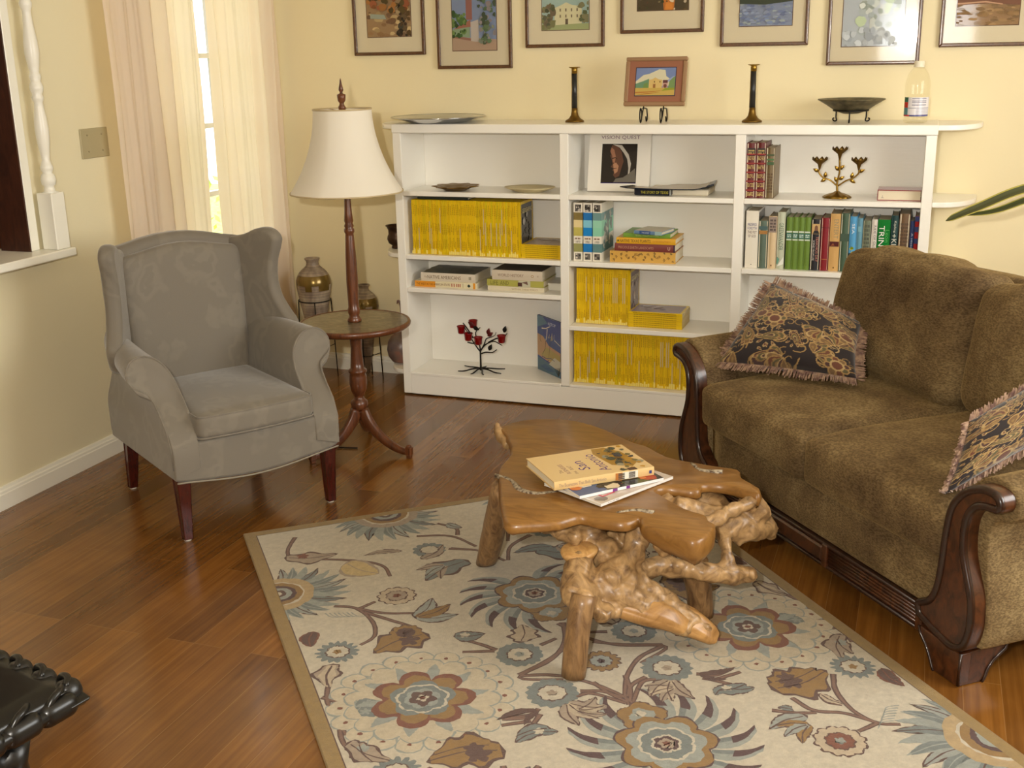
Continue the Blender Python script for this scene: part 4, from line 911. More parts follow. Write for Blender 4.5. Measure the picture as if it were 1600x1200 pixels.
def amphora(x, y, s, lab, lab2, yaw_):
    t = thing('amphora_vase', lab, 'vase', (x, y, 0))
    pr = [(.004, .022), (.012, .03), (.022, .09), (.034, .16), (.048, .25), (.063, .34), (.074, .40), (.082, .44), (.0845, .465), (.083, .485), (.074, .51), (.056, .532), (.036, .546), (.029, .555), (.028, .572), (.034, .58), (.038, .584), (.036, .589), (.025, .588), (.022, .57), (0, .56)]
    mb = MB(); lathe(mb, [(r_*s, z_*s) for r_, z_ in pr], 48, capt=False)
    ob = mb.obj('vase_body', [M_vase, M_gl], t)
    for p in ob.data.polygons:
        c = p.center; a = math.atan2(c.y, c.x); zz = c.z/s; lim = .452+.010*math.sin(a*6+yaw_)+.006*math.sin(a*11)
        if lim < zz < .515: p.material_index = 1
    fine = ob.modifiers.new('sub', 'SUBSURF'); fine.levels = 1; fine.render_levels = 1
    st = thing('vase_stand', lab2, 'stand', (x, y, 0))
    zr = .385*s; R_ = (.0765)*s
    mb = MB(); tube(mb, [(R_*math.cos(2*PI*k/36), R_*math.sin(2*PI*k/36), zr) for k in range(36)], .0028, 7, closed=True); mb.obj('ring', M_black, st)
    mb = MB(); tube(mb, [(.0365*s*math.cos(2*PI*k/24), .0365*s*math.sin(2*PI*k/24), .145*s) for k in range(24)], .002, 6, closed=True); mb.obj('lower_ring', M_black, st)
    for k in range(4):
        a = yaw_+k*PI/2; c, s_ = math.cos(a), math.sin(a)
        mb = MB(); tube(mb, [(R_*c, R_*s_, zr), ((R_+.006)*c, (R_+.006)*s_, zr*.5), ((R_+.012)*c, (R_+.012)*s_, .0)], .0026, 7); tube(mb, [((R_+.006)*c, (R_+.006)*s_, zr*.42), (.0375*s*c, .0375*s*s_, .145*s)], .0018, 6); mb.obj('leg', M_black, st)
amphora(-.525, .155, 1.0, 'tall pointed stoneware amphora with brassy glazed shoulder, beside the curtain', 'black iron ring stand holding the amphora beside the curtain', .5)
amphora(-.285, .205, .785, 'shorter pointed amphora with brassy shoulder, partly behind the lamp column', 'black iron ring stand holding the shorter amphora behind the lamp', .2)

# ---- framed prints on the back wall
M_mat = mat('picture_mat', rgb(214, 202, 172), .8); M_matin = mat('mat_bevel', rgb(96, 66, 50), .7)
def framed(lab, x0, z0, px0, px1, pz0, shapes, Wf=.354, Hf=.46):
    t = thing('framed_picture', lab, 'picture', (x0, YB-.001, z0)); w_ = .0145
    for nm_, o_ in (('b', [(0, 0), (Wf, 0), (Wf-w_, w_), (w_, w_)]), ('t', [(0, Hf), (w_, Hf-w_), (Wf-w_, Hf-w_), (Wf, Hf)]), ('l', [(0, 0), (w_, w_), (w_, Hf-w_), (0, Hf)]), ('r', [(Wf, 0), (Wf, Hf), (Wf-w_, Hf-w_), (Wf-w_, w_)])):
        if nm_ == 'b': fb = MB()
        prism(fb, o_, -.018, 0, 'y')
    bevel(fb.obj('frame', M_frame, t), .003, 2)
    mb = MB(); box(mb, w_, Wf-w_, -.008, -.002, w_, Hf-w_); mb.obj('mat_board', M_mat, t)
    a, b_, c = px0-x0, px1-x0, pz0-z0; hh = (b_-a)*1.25
    mb = MB(); box(mb, a-.003, b_+.003, -.0085, -.0078, c-.003, c+hh+.003, 0, rgb(96, 70, 56)); paint(mb, shapes(b_-a, hh), (a, -.0086, c), (1, 0, 0), (0, 0, 1), .00008, clip=(0, b_-a, 0, hh)); mb.obj('print', M_matte, t, colors=True)
    mb = MB(); box(mb, w_-.001, Wf-w_+.001, -.0125, -.011, w_-.001, Hf-w_+.001); mb.obj('glass', M_glass, t)
def s1(w, h): return [rect(rgb(150, 120, 84), 0, 0, w, h)]+blobs(40, (0, .0, w, h*.45), [rgb(176, 150, 104), rgb(140, 104, 66), rgb(110, 80, 54), rgb(196, 170, 120)], .016, 1, .6)+blobs(30, (w*.7, 0, w, h*.6), [rgb(70, 54, 40), rgb(90, 70, 44), rgb(50, 44, 34)], .012, 2)+[('p', rgb(150, 156, 140), [(.02, .1), (.09, .095), (.1, .075), (.02, .08)])]+blobs(50, (0, h*.42, w, h), [rgb(120, 76, 44), rgb(160, 110, 60), rgb(84, 70, 40), rgb(150, 90, 60)], .014, 3)
def s2_(w, h): return [rect(rgb(130, 144, 172), 0, 0, w, h), ('p', rgb(176, 150, 128), [(0, 0), (0, .06), (w, .045), (w, 0)]), ('p', rgb(150, 110, 96), [(0, .055), (w*.6, .035), (w*.6, .045), (0, .066)]), ('p', rgb(190, 180, 170), [(w*.42, .04), (w*.42, .12), (w*.6, .13), (w*.6, .035)]), ('p', rgb(160, 110, 90), [(w*.02, .09), (w*.2, .11), (w*.42, .13), (w*.42, .1), (w*.1, .085)]), rect(rgb(150, 104, 94), w*.32, .13, w*.46, h), ('p', rgb(140, 160, 130), [(.0, .06), (.0, .09), (w*.4, .1), (w*.4, .055)])]+blobs(40, (0, .06, w*.3, .16), [rgb(80, 110, 60), rgb(110, 136, 76), rgb(60, 84, 50)], .01, 4)+blobs(60, (w*.62, .03, w, h), [rgb(90, 110, 80), rgb(120, 126, 110), rgb(70, 80, 60), rgb(140, 130, 130)], .01, 5)
def s3(w, h): return [rect(rgb(150, 176, 170), 0, 0, w, h), rect(rgb(150, 160, 110), 0, 0, w, .025), ('p', rgb(206, 200, 160), [(w*.27, .02), (w*.27, .09), (w*.4, .1), (w*.52, .112), (w*.65, .1), (w*.85, .095), (w*.85, .025)]), rect(rgb(90, 76, 60), w*.5, .022, w*.56, .045)]+[rect(rgb(110, 96, 76), w*a_, z_, w*a_+.006, z_+.012) for a_ in (.38, .5, .62, .74) for z_ in (.05, .075)]+blobs(40, (0, .01, w*.25, .1), [rgb(80, 84, 60), rgb(104, 90, 70), rgb(120, 120, 80)], .011, 6)+blobs(25, (w*.82, .03, w, .11), [rgb(90, 96, 66), rgb(120, 116, 84)], .009, 7)
def s4(w, h): return [rect(rgb(70, 60, 44), 0, 0, w, h), ('p', rgb(200, 120, 50), [(w*.52, 0), (w*.5, .05), (w*.74, .06), (w*.72, 0)])]+blobs(70, (0, 0, w, h), [rgb(110, 90, 56), rgb(60, 66, 40), rgb(206, 190, 160), rgb(84, 60, 44), rgb(140, 130, 96)], .007, 8)+[('p', rgb(206, 130, 56), [(w*.55, 0), (w*.56, .03), (w*.7, .03), (w*.7, 0)])]
def s5(w, h): return [rect(rgb(134, 146, 170), 0, 0, w, h)]+blobs(120, (0, 0, w, h*.32), [rgb(120, 134, 164), rgb(140, 150, 172), rgb(150, 160, 160), rgb(110, 120, 150)], .01, 9, .4)+[('p', rgb(64, 70, 56), [(0, h*.33), (w*.5, h*.31), (w, h*.35), (w, h*.6), (0, h*.6)])]
def s6(w, h): return [rect(rgb(176, 184, 190), 0, 0, w, h)]+blobs(40, (w*.3, .06, w*.9, h*.8), [rgb(190, 206, 170), rgb(170, 180, 180), rgb(200, 206, 200), rgb(150, 160, 150)], .016, 10)+blobs(30, (0, 0, w, .06), [rgb(190, 196, 200), rgb(160, 166, 172)], .012, 11)  # pale grey and green glare of the glass put into the print colours
def s7(w, h): return [rect(rgb(150, 118, 84), 0, 0, w, h)]+blobs(80, (0, 0, w, .08), [rgb(140, 110, 74), rgb(160, 128, 88), rgb(126, 100, 70)], .014, 12, .4)+[('p', rgb(120, 84, 66), [(0, .075), (w*.5, .08), (w, .07), (w, h), (0, h)]), stroke(rgb(190, 150, 120), [(.0, .08), (.1, .085), (.16, .075)], .003)]
framed('framed print of an autumn creek bed, leftmost above the bookcase', -.3215, 1.506, -.252, -.0345, 1.587, s1)
framed('framed print of a garden path and small tower, hanging lowest of the left three', .0917, 1.4416, .166, .374, 1.520, s2_)
framed('framed print of a pale stone mission facade above the left candlestick', .510, 1.5247, .585, .795, 1.597, s3)
framed('framed dark print with an orange patch, hanging highest, above the small easel painting', .9333, 1.5745, 1.006, 1.2205, 1.665, s4)
framed('framed print of a blue-grey field below a dark tree line, above the footed bowl', 1.3552, 1.5135, 1.4326, 1.6423, 1.5925, s5)
framed('framed pale print whose glass catches the camera flash, behind the plastic bottle', 1.7832, 1.433, 1.84, 2.0712, 1.505, s6)
framed('framed print of a brown meadow, rightmost on the back wall', 2.2039, 1.495, 2.2613, 2.4826, 1.5735, s7)

# ================================================================== ARMCHAIR
M_dam = mat('grey_damask', rgb(120, 112, 98), .75, sheen=.35)
bsdf(M_dam).inputs['Sheen Roughness'].default_value = .4
wpn = noisetex(M_dam, coords(M_dam), 7, 3); mpd = coords(M_dam, (1, 1, .55))
mxv = N(M_dam, 'ShaderNodeMix'); mxv.data_type = 'VECTOR'; mxv.inputs[0].default_value = .17
L(M_dam, mpd, 'Vector', mxv, 4); L(M_dam, wpn, 1, mxv, 5)
wv1 = N(M_dam, 'ShaderNodeTexVoronoi'); wv1.inputs['Scale'].default_value = 11.
L(M_dam, mxv, 1, wv1, 'Vector')
rd = ramp(M_dam, [(.12, rgb(125, 117, 104)), (.18, rgb(118, 110, 98)), (.30, rgb(118, 110, 98)), (.36, rgb(125, 117, 104)), (.44, rgb(124, 116, 103)), (.52, rgb(118, 110, 98))]); L(M_dam, wv1, 0, rd, 0); setc(M_dam, (rd, 0))
wn = noisetex(M_dam, coords(M_dam, (600, 600, 600)), 1., 1); bump(M_dam, (wn, 0), .25, .0012)
ch = thing('wing_armchair', 'grey damask wing armchair with red-brown tapered legs in front of the curtains', 'armchair', (.153, -1.497, 0), (0, 0, math.radians(56.5)))
mb = MB(); prism(mb, [(-.292, .222), (-.285, .212), (-.24, .205), (-.16, .196), (-.08, .187), (0, .183), (.08, .187), (.16, .196), (.24, .205), (.285, .212), (.292, .222), (.292, .335), (-.292, .335)], -.045, .57, 'y')
bevel(mb.obj('seat_frame', M_dam, ch), .014, 3)
SEC = [(.205, .25), (.203, .40), (.205, .46), (.214, .515), (.232, .555), (.262, .585), (.30, .597), (.336, .588), (.357, .562), (.36, .533), (.349, .509), (.327, .495), (.306, .478), (.297, .44), (.295, .35), (.294, .225)]
def yf(z): 
    P = [(.2, -.047), (.33, -.047), (.38, -.02), (.43, .03), (.48, .075), (.53, .105), (.6, .125)]
    for (a, b_), (c, d) in zip(P, P[1:]):
        if z <= c: return b_+(d-b_)*max(0, (z-a))/(c-a)
    return .125
def arm(sx):
    sec = [Vector((a, b_, 0)) for a, b_ in SEC]; fine = catmull(sec, 4); n = len(fine); mb = MB(); vs = []; fs = []
    ts = [0, .02, .06, .15, .3, .5, .75, 1.]
    cx, cz = .27, .50
    # front cap ring slightly inset for a soft edge
    rings = []
    for s_, dy in ((.80, -.004), (.93, -.003), (.985, .002), (1., .009)):
        rings.append([(cx+(p.x-cx)*s_ if p.y > .42 else .25+(p.x-.25)*s_, yf(p.y)+dy, p.y if p.y < .3 else .30+(p.y-.30)*(s_ if s_ < 1 else 1)) for p in fine])
    for t_ in ts[1:]:
        rings.append([(.205+(p.x-.205)*(1-.50*t_**1.2*min(1, max(0, (p.y-.36)/.14))), yf(p.y)+.009+(.55-yf(p.y))*t_, p.y+.012*t_*(1 if p.y > .5 else 0)) for p in fine])
    for r_ in rings: vs += r_
    for i in range(len(rings)-1):
        for k in range(n-1):
            a = i*n+k; fs.append((a, a+1, a+n+1, a+n))
    # cap: strip between inner and outer halves
    for k in range(n//2): 
        a, b_ = k, n-1-k
        if b_-1 > a+1: fs.append((a, b_, b_-1, a+1))
        elif b_ > a+1: fs.append((a, b_, a+1))
    if sx < 0: vs = [(-x_, y_, z_) for x_, y_, z_ in vs]
    mb.add(vs, fs); o = mb.obj('arm', M_dam, ch); fixn(o); subsurf(o, 1)
    w_ = MB(); q = rings[3][3:-1]; q = [((x_ if sx > 0 else -x_), y_-.002, z_) for x_, y_, z_ in q]; tube(w_, q[::2]+[q[-1]], .003, 6); w_.obj('piping', M_dam, o)
for sx in (1, -1): arm(sx)
def wing(sx):
    o_ = [(.06, .46), (-.15, .49), (-.205, .53), (-.222, .585), (-.19, .63), (-.158, .68), (-.145, .735), (-.150, .80), (-.168, .85), (-.176, .885), (-.158, .912), (-.12, .924), (-.07, .915), (-.02, .895), (.06, .88)]
    pts = [(p.x, p.y) for p in catmull([Vector((a, b_, 0)) for a, b_ in o_], 3)]
    mb = MB(); M = Matrix.Translation((sx*.232, .50, 0)) @ Matrix.Rotation(math.radians(sx*27), 4, 'Z')
    prism(mb, pts, -.027, .027, 'x', M=M); bevel(mb.obj('wing', M_dam, ch), .021, 4)
    return M, pts
for sx in (1, -1): wing(sx)
crest = [(-.262, .30), (.262, .30), (.262, .885), (.23, .888), (.18, .898), (.12, .912), (.06, .922), (0, .925), (-.06, .922), (-.12, .912), (-.18, .898), (-.23, .888), (-.262, .885)]
mb = MB(); prism(mb, crest, -.005, .085, 'y', M=Matrix.Translation((0, .485, 0)) @ Matrix.Translation((0, 0, .3)) @ Matrix.Rotation(math.radians(-4.), 4, 'X') @ Matrix.Translation((0, 0, -.3))); bevel(mb.obj('back_frame', M_dam, ch), .03, 4)
mb = MB()
def backfn(e, u, v, w_):
    z = e.z; 
    if w_ > 0: e.z += .016*w_*math.cos(PI*u*.9)*abs(w_)
    e.x *= (.97+.03*w_); return e
rbox(mb, (0, .475, .640), (.224, .035, .268), .03, 14, (.0, .012, .0), fn=backfn, M=Matrix.Translation((0, 0, .38)) @ Matrix.Rotation(math.radians(-4.), 4, 'X') @ Matrix.Translation((0, 0, -.38))); mb.obj('inner_back', M_dam, ch)
mb = MB()
def cushfn(e, u, v, w_):
    if v < 0: e.y -= .018*(1-u*u)*abs(v)
    return e
rbox(mb, (0, .215, .3775), (.208, .268, .042), .024, 16, (.0, .0, .014), fn=cushfn); cu = mb.obj('seat_cushion', M_dam, ch)
def loop(z, ex=.001, n=12, hx=.208, hy=.268, r=.024, c=(0, .215)):
    P = []
    for (sx, sy) in ((1, -1), (1, 1), (-1, 1), (-1, -1)):
        for k in range(5):
            a0 = {(1, -1): -PI/2, (1, 1): 0, (-1, 1): PI/2, (-1, -1): PI}[(sx, sy)]
            a = a0+k/4.*PI/2; x_ = c[0]+sx*(hx-r)+(r+ex)*math.cos(a); y_ = c[1]+sy*(hy-r)+(r+ex)*math.sin(a); P.append((x_, y_))
        nx = {(1, -1): (1, 1), (1, 1): (-1, 1), (-1, 1): (-1, -1), (-1, -1): (1, -1)}[(sx, sy)]
        for k in range(1, 8):
            f = k/8.; x0_, y0_ = P[-1] if k == 1 else (sx_, sy_)
            if k == 1: sx_, sy_ = P[-1]
            ex_, ey_ = (c[0]+nx[0]*(hx-r)+(r+ex)*(0 if nx[0] == sx else 0), 0)
            if nx[0] == sx: X_, Y_ = sx_, sy_+(c[1]+nx[1]*(hy-r)-(c[1]+sy*(hy-r)))*f
            else: X_, Y_ = sx_+(c[0]+nx[0]*(hx-r)-(c[0]+sx*(hx-r)))*f, sy_
            P.append((X_, Y_))
    out = []
    for x_, y_ in P:
        u = x_/hx; v = (y_-c[1])/hy
        if v < 0: y_ -= .018*(1-min(1, u*u))*abs(v)
        out.append((x_, y_, z))
    return out
for z_ in (.343, .4125): mb = MB(); tube(mb, loop(z_, -.001 if z_ < .4 else -.006), .0032, 6, closed=True); mb.obj('piping', M_dam, cu)
M_welt = mat('grey_welt', rgb(140, 132, 116), .7)
mb = MB(); tube(mb, [(x_, -.047, .212+.0-(.212-.183)*math.cos(min(1, abs(x_)/.29)*PI/2)**1.3) for x_ in [-.288+.576*k/20. for k in range(21)]], .003, 6); mb.obj('front_welt', M_welt, ch)
def sqleg(mb, x, y, zt, dx, dy, ht=.023, hb=.0145, zb=.0):
    vs = []; 
    for (z, h, ox, oy) in ((zb, hb, dx, dy), (zt, ht, 0, 0)):
        b_ = h*.12
        for sx, sy in ((-1, -1), (1, -1), (1, 1), (-1, 1)):
            for k in (0, 1):
                ax, ay = (h-b_ if (k == 0) == (sx*sy > 0) else h), (h if (k == 0) == (sx*sy > 0) else h-b_)
                vs.append((x+ox+sx*ax, y+oy+sy*ay, z))
    fs = [(i, (i+1) % 8, 8+(i+1) % 8, 8+i) for i in range(8)]+[tuple(range(8))[::-1], tuple(range(8, 16))]
    mb.add(vs, fs, 0, None, False)
for x_, y_, dx, dy in ((-.262, -.012, 0, 0), (.262, -.012, 0, 0), (-.235, .54, -.004, .03), (.235, .54, .004, .03)):
    mb = MB(); sqleg(mb, x_, y_, .218, dx, dy, zb=.006); lg = mb.obj('leg', M_chleg, ch)
    if y_ < 0:
        fl_ = MB(); 
        for k in (-1, 1): box(fl_, x_+k*.006-.0012, x_+k*.006+.0012, y_-.0205, y_-.0150, .09, .19)
    mb = MB(); lathe(mb, [(.011, 0), (.012, .002), (.012, .0062)], 14, M=Matrix.Translation((x_+dx, y_+dy, 0))); mb.obj('glide', M_glide, lg)

# ================================================================== LAMP TABLE
lt = thing('table_lamp_stand', 'wooden pedestal floor lamp with round tray table and cream bell shade beside the armchair', 'floor lamp', (.163, -.755, 0))
mb = MB(); lathe(mb, [(.018, .165), (.030, .175), (.034, .19), (.032, .203), (.022, .212), (.018, .222), (.023, .232), (.031, .25), (.034, .275), (.034, .305), (.030, .318), (.036, .322), (.036, .330), (.027, .336), (.025, .36), (.021, .42), (.024, .47), (.03, .496), (.03, .502)], 28); mb.obj('pedestal', M_mahog, lt)
M_top = mat('leather_top', rgb(108, 96, 70), .3, coat=.3); mp = coords(M_top, (1, 1.6, 1)); n_ = noisetex(M_top, mp, 22, 6, .6, 1.5); r = ramp(M_top, [(.35, rgb(80, 66, 46)), (.5, rgb(104, 92, 68)), (.7, rgb(134, 120, 92))]); L(M_top, n_, 0, r, 0); setc(M_top, (r, 0))
mb = MB(); lathe(mb, [(.0, .498), (.19, .498), (.206, .501), (.215, .509), (.2165, .517), (.213, .524), (.206, .526), (.203, .5235)], 64, capb=False, capt=False); tb_ = mb.obj('tabletop', M_mahog, lt)
mb = MB(); lathe(mb, [(.2035, .5232), (0, .5232)], 64, capb=False, capt=False); mb.obj('leather_inlay', M_top, tb_)
def lampleg(ang):
    M = Matrix.Rotation(ang, 4, 'Z'); P = [(.014, .168), (.036, .128), (.075, .085), (.125, .050), (.175, .030), (.222, .022)]
    fine = catmull([Vector((a, 0, b_)) for a, b_ in P], 4); mb = MB(); vs = []; fs = []
    n = len(fine)
    for i, p in enumerate(fine):
        T = (fine[min(i+1, n-1)]-fine[max(i-1, 0)]).normalized(); nn = Vector((-T.z, 0, T.x)); f = i/float(n-1); hh = .024-.013*f; ww = .0135-.004*f
        for (a, b_) in ((-1, -.7), (-1, .7), (-.7, 1), (.7, 1), (1, .7), (1, -.7), (.7, -1), (-.7, -1)): vs.append(tuple(p+nn*hh*b_+Vector((0, ww*a, 0))))
    for i in range(n-1):
        for k in range(8): a = i*8+k; b_ = i*8+(k+1) % 8; fs.append((a, a+8, b_+8, b_))
    fs += [tuple(range(8)), tuple((n-1)*8+k for k in range(8))[::-1]]
    mb.add(vs, fs, M=M); o = fixn(mb.obj('leg', M_mahog, lt))
    mb = MB(); box(mb, .214, .240, -.011, .011, .012, .046, bev=.003, M=M); box(mb, .217, .237, -.009, .009, 0, .013, bev=.002, M=M); rbox(mb, (.227, 0, .047), (.010, .010, .008), .008, 4, M=M); mb.obj('foot', M_mahog, o)
base = math.atan2(-.04, .235)
for k in range(3): lampleg(base+k*2*PI/3+(.0, -.05, .18)[k])
mb = MB(); lathe(mb, [(.026, .524), (.028, .530), (.022, .540), (.019, .548), (.023, .558), (.024, .572), (.0205, .58), (.0205, .60), (.0225, .68), (.0205, .78), (.0165, .855), (.0155, .862), (.0195, .870), (.0195, .880), (.0155, .885), (.0185, .892), (.0145, .902), (.0175, .912), (.0145, .94), (.0125, .98), (.011, 1.02), (.009, 1.06), (.009, 1.10)], 28); mb.obj('pole', M_mahog, lt)
M_shade = mat('shade_cloth', rgb(246, 240, 226), .8, sheen=.2); nt = M_shade.node_tree; out = [n for n in nt.nodes if n.type == 'OUTPUT_MATERIAL'][0]
tl = N(M_shade, 'ShaderNodeBsdfTranslucent'); tl.inputs[0].default_value = (*rgb(240, 226, 190), 1); ms = N(M_shade, 'ShaderNodeMixShader'); ms.inputs[0].default_value = .22
L(M_shade, bsdf(M_shade), 0, ms, 1); L(M_shade, tl, 0, ms, 2); nt.links.new(ms.outputs[0], out.inputs['Surface'])
pf = []
for k in range(19):
    f = k/18.; z_ = 1.020+.300*f; r_ = .108+.104*(1-f)**2.1+.003*math.sin(PI*f); pf.append((r_, z_))
def pan(r, z, a): 
    ph = (a % (2*PI/8))/(2*PI/8)-.5; f = (z-1.02)/.3; return r*(1-.018*math.cos(PI*ph)*(1-.4*f)-.0)*(1+.012*(1-f)*0)
mb = MB(); lathe(mb, pf, 96, capb=False, capt=False, fn=pan); sh_ = mb.obj('lamp_shade', M_shade, lt)
M_trimc = mat('shade_trim', rgb(196, 176, 136), .7)
for z_, r_ in ((1.020, .2115), (1.320, .1075)):
    mb = MB(); tube(mb, [(pan(r_, z_, 2*PI*k/64)*math.cos(2*PI*k/64)*1.006, pan(r_, z_, 2*PI*k/64)*math.sin(2*PI*k/64)*1.006, z_) for k in range(64)], .0028, 6, closed=True); mb.obj('shade_binding', M_trimc, sh_)
mb = MB()
for k in range(3):
    a = k*2*PI/3+.4; tube(mb, [(0, 0, 1.312), (.106*math.cos(a), .106*math.sin(a), 1.318)], .0016, 5)
tube(mb, [(0, 0, 1.10), (.03, 0, 1.14), (.045, 0, 1.2), (.03, 0, 1.28), (0, 0, 1.312)], .0018, 5, sm=4); tube(mb, [(0, 0, 1.10), (-.03, 0, 1.14), (-.045, 0, 1.2), (-.03, 0, 1.28), (0, 0, 1.312)], .0018, 5, sm=4); mb.obj('harp', M_brass, sh_)
mb = MB(); lathe(mb, [(.006, 1.312), (.013, 1.320), (.014, 1.328), (.009, 1.336), (.008, 1.342), (.014, 1.350), (.0155, 1.362), (.016, 1.372), (.006, 1.376), (.005, 1.381), (.009, 1.388), (.0075, 1.398), (.004, 1.412), (.0025, 1.424), (0.0005, 1.43)], 20); mb.obj('finial', M_mahog, lt)
mb = MB(); lathe(mb, [(.012, 1.10), (.013, 1.13), (.010, 1.134), (.02, 1.16), (.027, 1.19), (.024, 1.22), (.0, 1.235)], 16); mb.obj('bulb', M_white, lt)
cd = MB(); tube(cd, [(-.02, .0, .004), (-.15, -.02, .004), (-.24, .02, .0035), (-.36, .10, .0035), (-.48, .3, .0035), (-.62, .8, .0035)], .003, 6, sm=6); cd.obj('power_cord', M_black, lt)

# ================================================================== SOFA
M_chen = mat('brown_chenille', rgb(122, 98, 60), .95, spec=.15, sheen=.5)
bsdf(M_chen).inputs['Sheen Roughness'].default_value = .35; bsdf(M_chen).inputs['Sheen Tint'].default_value = (*rgb(170, 140, 90), 1)
na = noisetex(M_chen, coords(M_chen, (1, 1, 1)), 4.5, 4, .6); nb = noisetex(M_chen, coords(M_chen, (1, 1, 2.2)), 120, 3, .6)
ra = ramp(M_chen, [(.35, rgb(84, 67, 46)), (.52, rgb(112, 93, 64)), (.68, rgb(134, 115, 82))]); L(M_chen, na, 0, ra, 0)
rb_ = ramp(M_chen, [(.38, (.55, .52, .48)), (.62, (1.25, 1.24, 1.2))]); L(M_chen, nb, 0, rb_, 0); setc(M_chen, mixc(M_chen, .85, (ra, 0), (rb_, 0), 'MULTIPLY')); bump(M_chen, (nb, 0), .5, .004)
O2 = Vector((.232, -1.646, 0)); E1 = Vector((.768, .640, 0)); E2 = Vector((.640, -.768, 0))
def RW(a, b_, z=0): return O2+E1*a+E2*b_+Vector((0, 0, z))
sf = thing('sofa', 'brown chenille loveseat with carved dark wood arm fronts, right of the root table', 'sofa', RW(1.49, .88), (0, 0, math.atan2(E2.y, E2.x)))
PL = [(.7845, .500), (.778, .522), (.755, .535), (.715, .534), (.67, .515), (.635, .483), (.612, .440), (.602, .37), (.597, .29), (.588, .225), (.567, .185), (.53, .160), (.535, .125), (.56, .112), (.61, .098), (.665, .088), (.705, .105), (.725, .150), (.728, .20), (.72, .255), (.700, .305), (.684, .35), (.680, .40), (.686, .44), (.708, .470), (.742, .480), (.772, .484)]
def mir(P, s_): return [(s_*a, b_) for a, b_ in P]
for s_ in (1, -1):
    P2 = [(p.x, p.y) for p in catmull([Vector((a, b_, 0)) for a, b_ in PL+[PL[0]]], 3)][:-1]
    mb = MB(); prism(mb, mir(P2, s_), -.030, .015, 'y'); pl = bevel(mb.obj('arm_front_panel', M_sofwood, sf), .006, 2)
    mb = MB(); c = [Vector((a*s_, -.028, b_)) for a, b_ in P2]
    ins = []
    for i, p in enumerate(c):
        t_ = (c[(i+1) % len(c)]-c[i-1]).normalized(); nn = Vector((-t_.z, 0, t_.x)); ins.append(p+nn*.010*(1 if s_ > 0 else -1))
    tube(mb, ins, .0105, 8, closed=True); mb.obj('carved_rim', M_sofrim, pl)
    # bracket foot
    for y_ in (0, .74):
        fy = -1 if y_ == 0 else 1; mb = MB()
        fo = [(.545, .095), (.553, .075), (.575, .055), (.592, .03), (.603, .008), (.61, 0), (.688, 0), (.695, .01), (.697, .09)]
        prism(mb, mir(fo, s_), y_-.028*(1 if y_ == 0 else 0), y_+.006+(.022 if y_ else 0), 'y')
        fo2 = [(-.026, .09), (-.026, .004), (-.018, 0), (.045, 0), (.052, .01), (.06, .035), (.075, .055), (.11, .08), (.112, .095)]
        if y_ == 0: prism(mb, fo2, s_*.662, s_*.695, 'x')
        else: prism(mb, [(.74+.028-a-.026+.024, b_) for a, b_ in fo2], s_*.662, s_*.695, 'x')
        mb2 = bevel(mb.obj('foot', M_sofwood, sf), .004, 2)
        if y_ == 0:
            for PP in ([(s_*.696, -.027, .0045), (s_*.696, -.027, .092)], [(s_*a, -.028, b_) for a, b_ in fo[:6]], [(s_*.696, a, b_) for a, b_ in fo2[3:]]): mb = MB(); tube(mb, PP, .004, 6); mb.obj('carved_rim', M_sofrim, mb2)
# carved front rail
mb = MB(); box(mb, -.545, .545, .006, .035, .055, .130, bev=.004)
for zz in (.060, .126): tube(mb, [(-.54, .005, zz), (.54, .005, zz)], .006, 8)
rl = mb.obj('front_rail', M_sofrim, sf)
for (a, b_) in ((-.52, -.235), (.105, .50), (-.225, .095)):
    if (a, b_) == (-.225, .095):
        mb = MB(); box(mb, a+.01, b_-.01, -.002, .01, .070, .116, bev=.005); mb.obj('smooth_panel', M_sofwood, rl); continue
    for k in range(5): mb = MB(); zz = .0735+k*.0098; tube(mb, [(a+.008, .006, zz), (b_-.008, .006, zz)], .0042, 6); mb.obj('flute', M_sofwood, rl)
for xx in (-.53, -.23, .10, .51): mb = MB(); box(mb, xx-.012, xx+.012, -.004, .012, .058, .128, bev=.003); mb.obj('rail_block', M_sofwood, rl)
# upholstered body
mb = MB(); rbox(mb, (0, .40, .205), (.60, .385, .082), .02, 10, (0, .008, 0)); mb.obj('seat_deck', M_chen, sf)
def armbody(s_):
    sec = [(.575, .11), (.585, .28), (.60, .40), (.612, .45), (.636, .495), (.672, .53), (.715, .548), (.758, .546), (.785, .527), (.797, .50), (.79, .472), (.765, .458), (.735, .447), (.715, .42), (.712, .36), (.722, .28), (.735, .20), (.735, .14), (.72, .10)]
    fine = catmull([Vector((a, b_, 0)) for a, b_ in sec], 3); n = len(fine); vs = []; fs = []; ys = [(.004, .94), (.006, .985), (.014, 1.), (.10, 1.), (.25, 1.), (.42, 1.), (.6, 1.), (.78, 1.), (.80, .97)]
    for y_, sc_ in ys:
        for p in fine:
            nz = noise.noise(Vector((p.x*5, y_*5, p.y*5)))*.004
            vs.append((s_*(.68+(p.x-.68)*sc_+nz), y_, .32+(p.y-.32)*sc_+(.035*y_ if p.y > .3 else 0)+nz))
    for i in range(len(ys)-1):
        for k in range(n): a = i*n+k; b_ = i*n+(k+1) % n; fs.append((a, b_, b_+n, a+n))
    m = (len(ys)-1)*n
    for o_ in (0, m):
        for k in range(n//2):
            a, b_ = k, n-1-k
            if b_-1 > a+1: fs.append((o_+a, o_+b_, o_+b_-1, o_+a+1))
            elif b_ > a+1: fs.append((o_+a, o_+b_, o_+a+1))
    mb = MB(); mb.add(vs, fs); o = mb.obj('arm', M_chen, sf); fixn(o); subsurf(o, 1)
for s_ in (1, -1): armbody(s_)
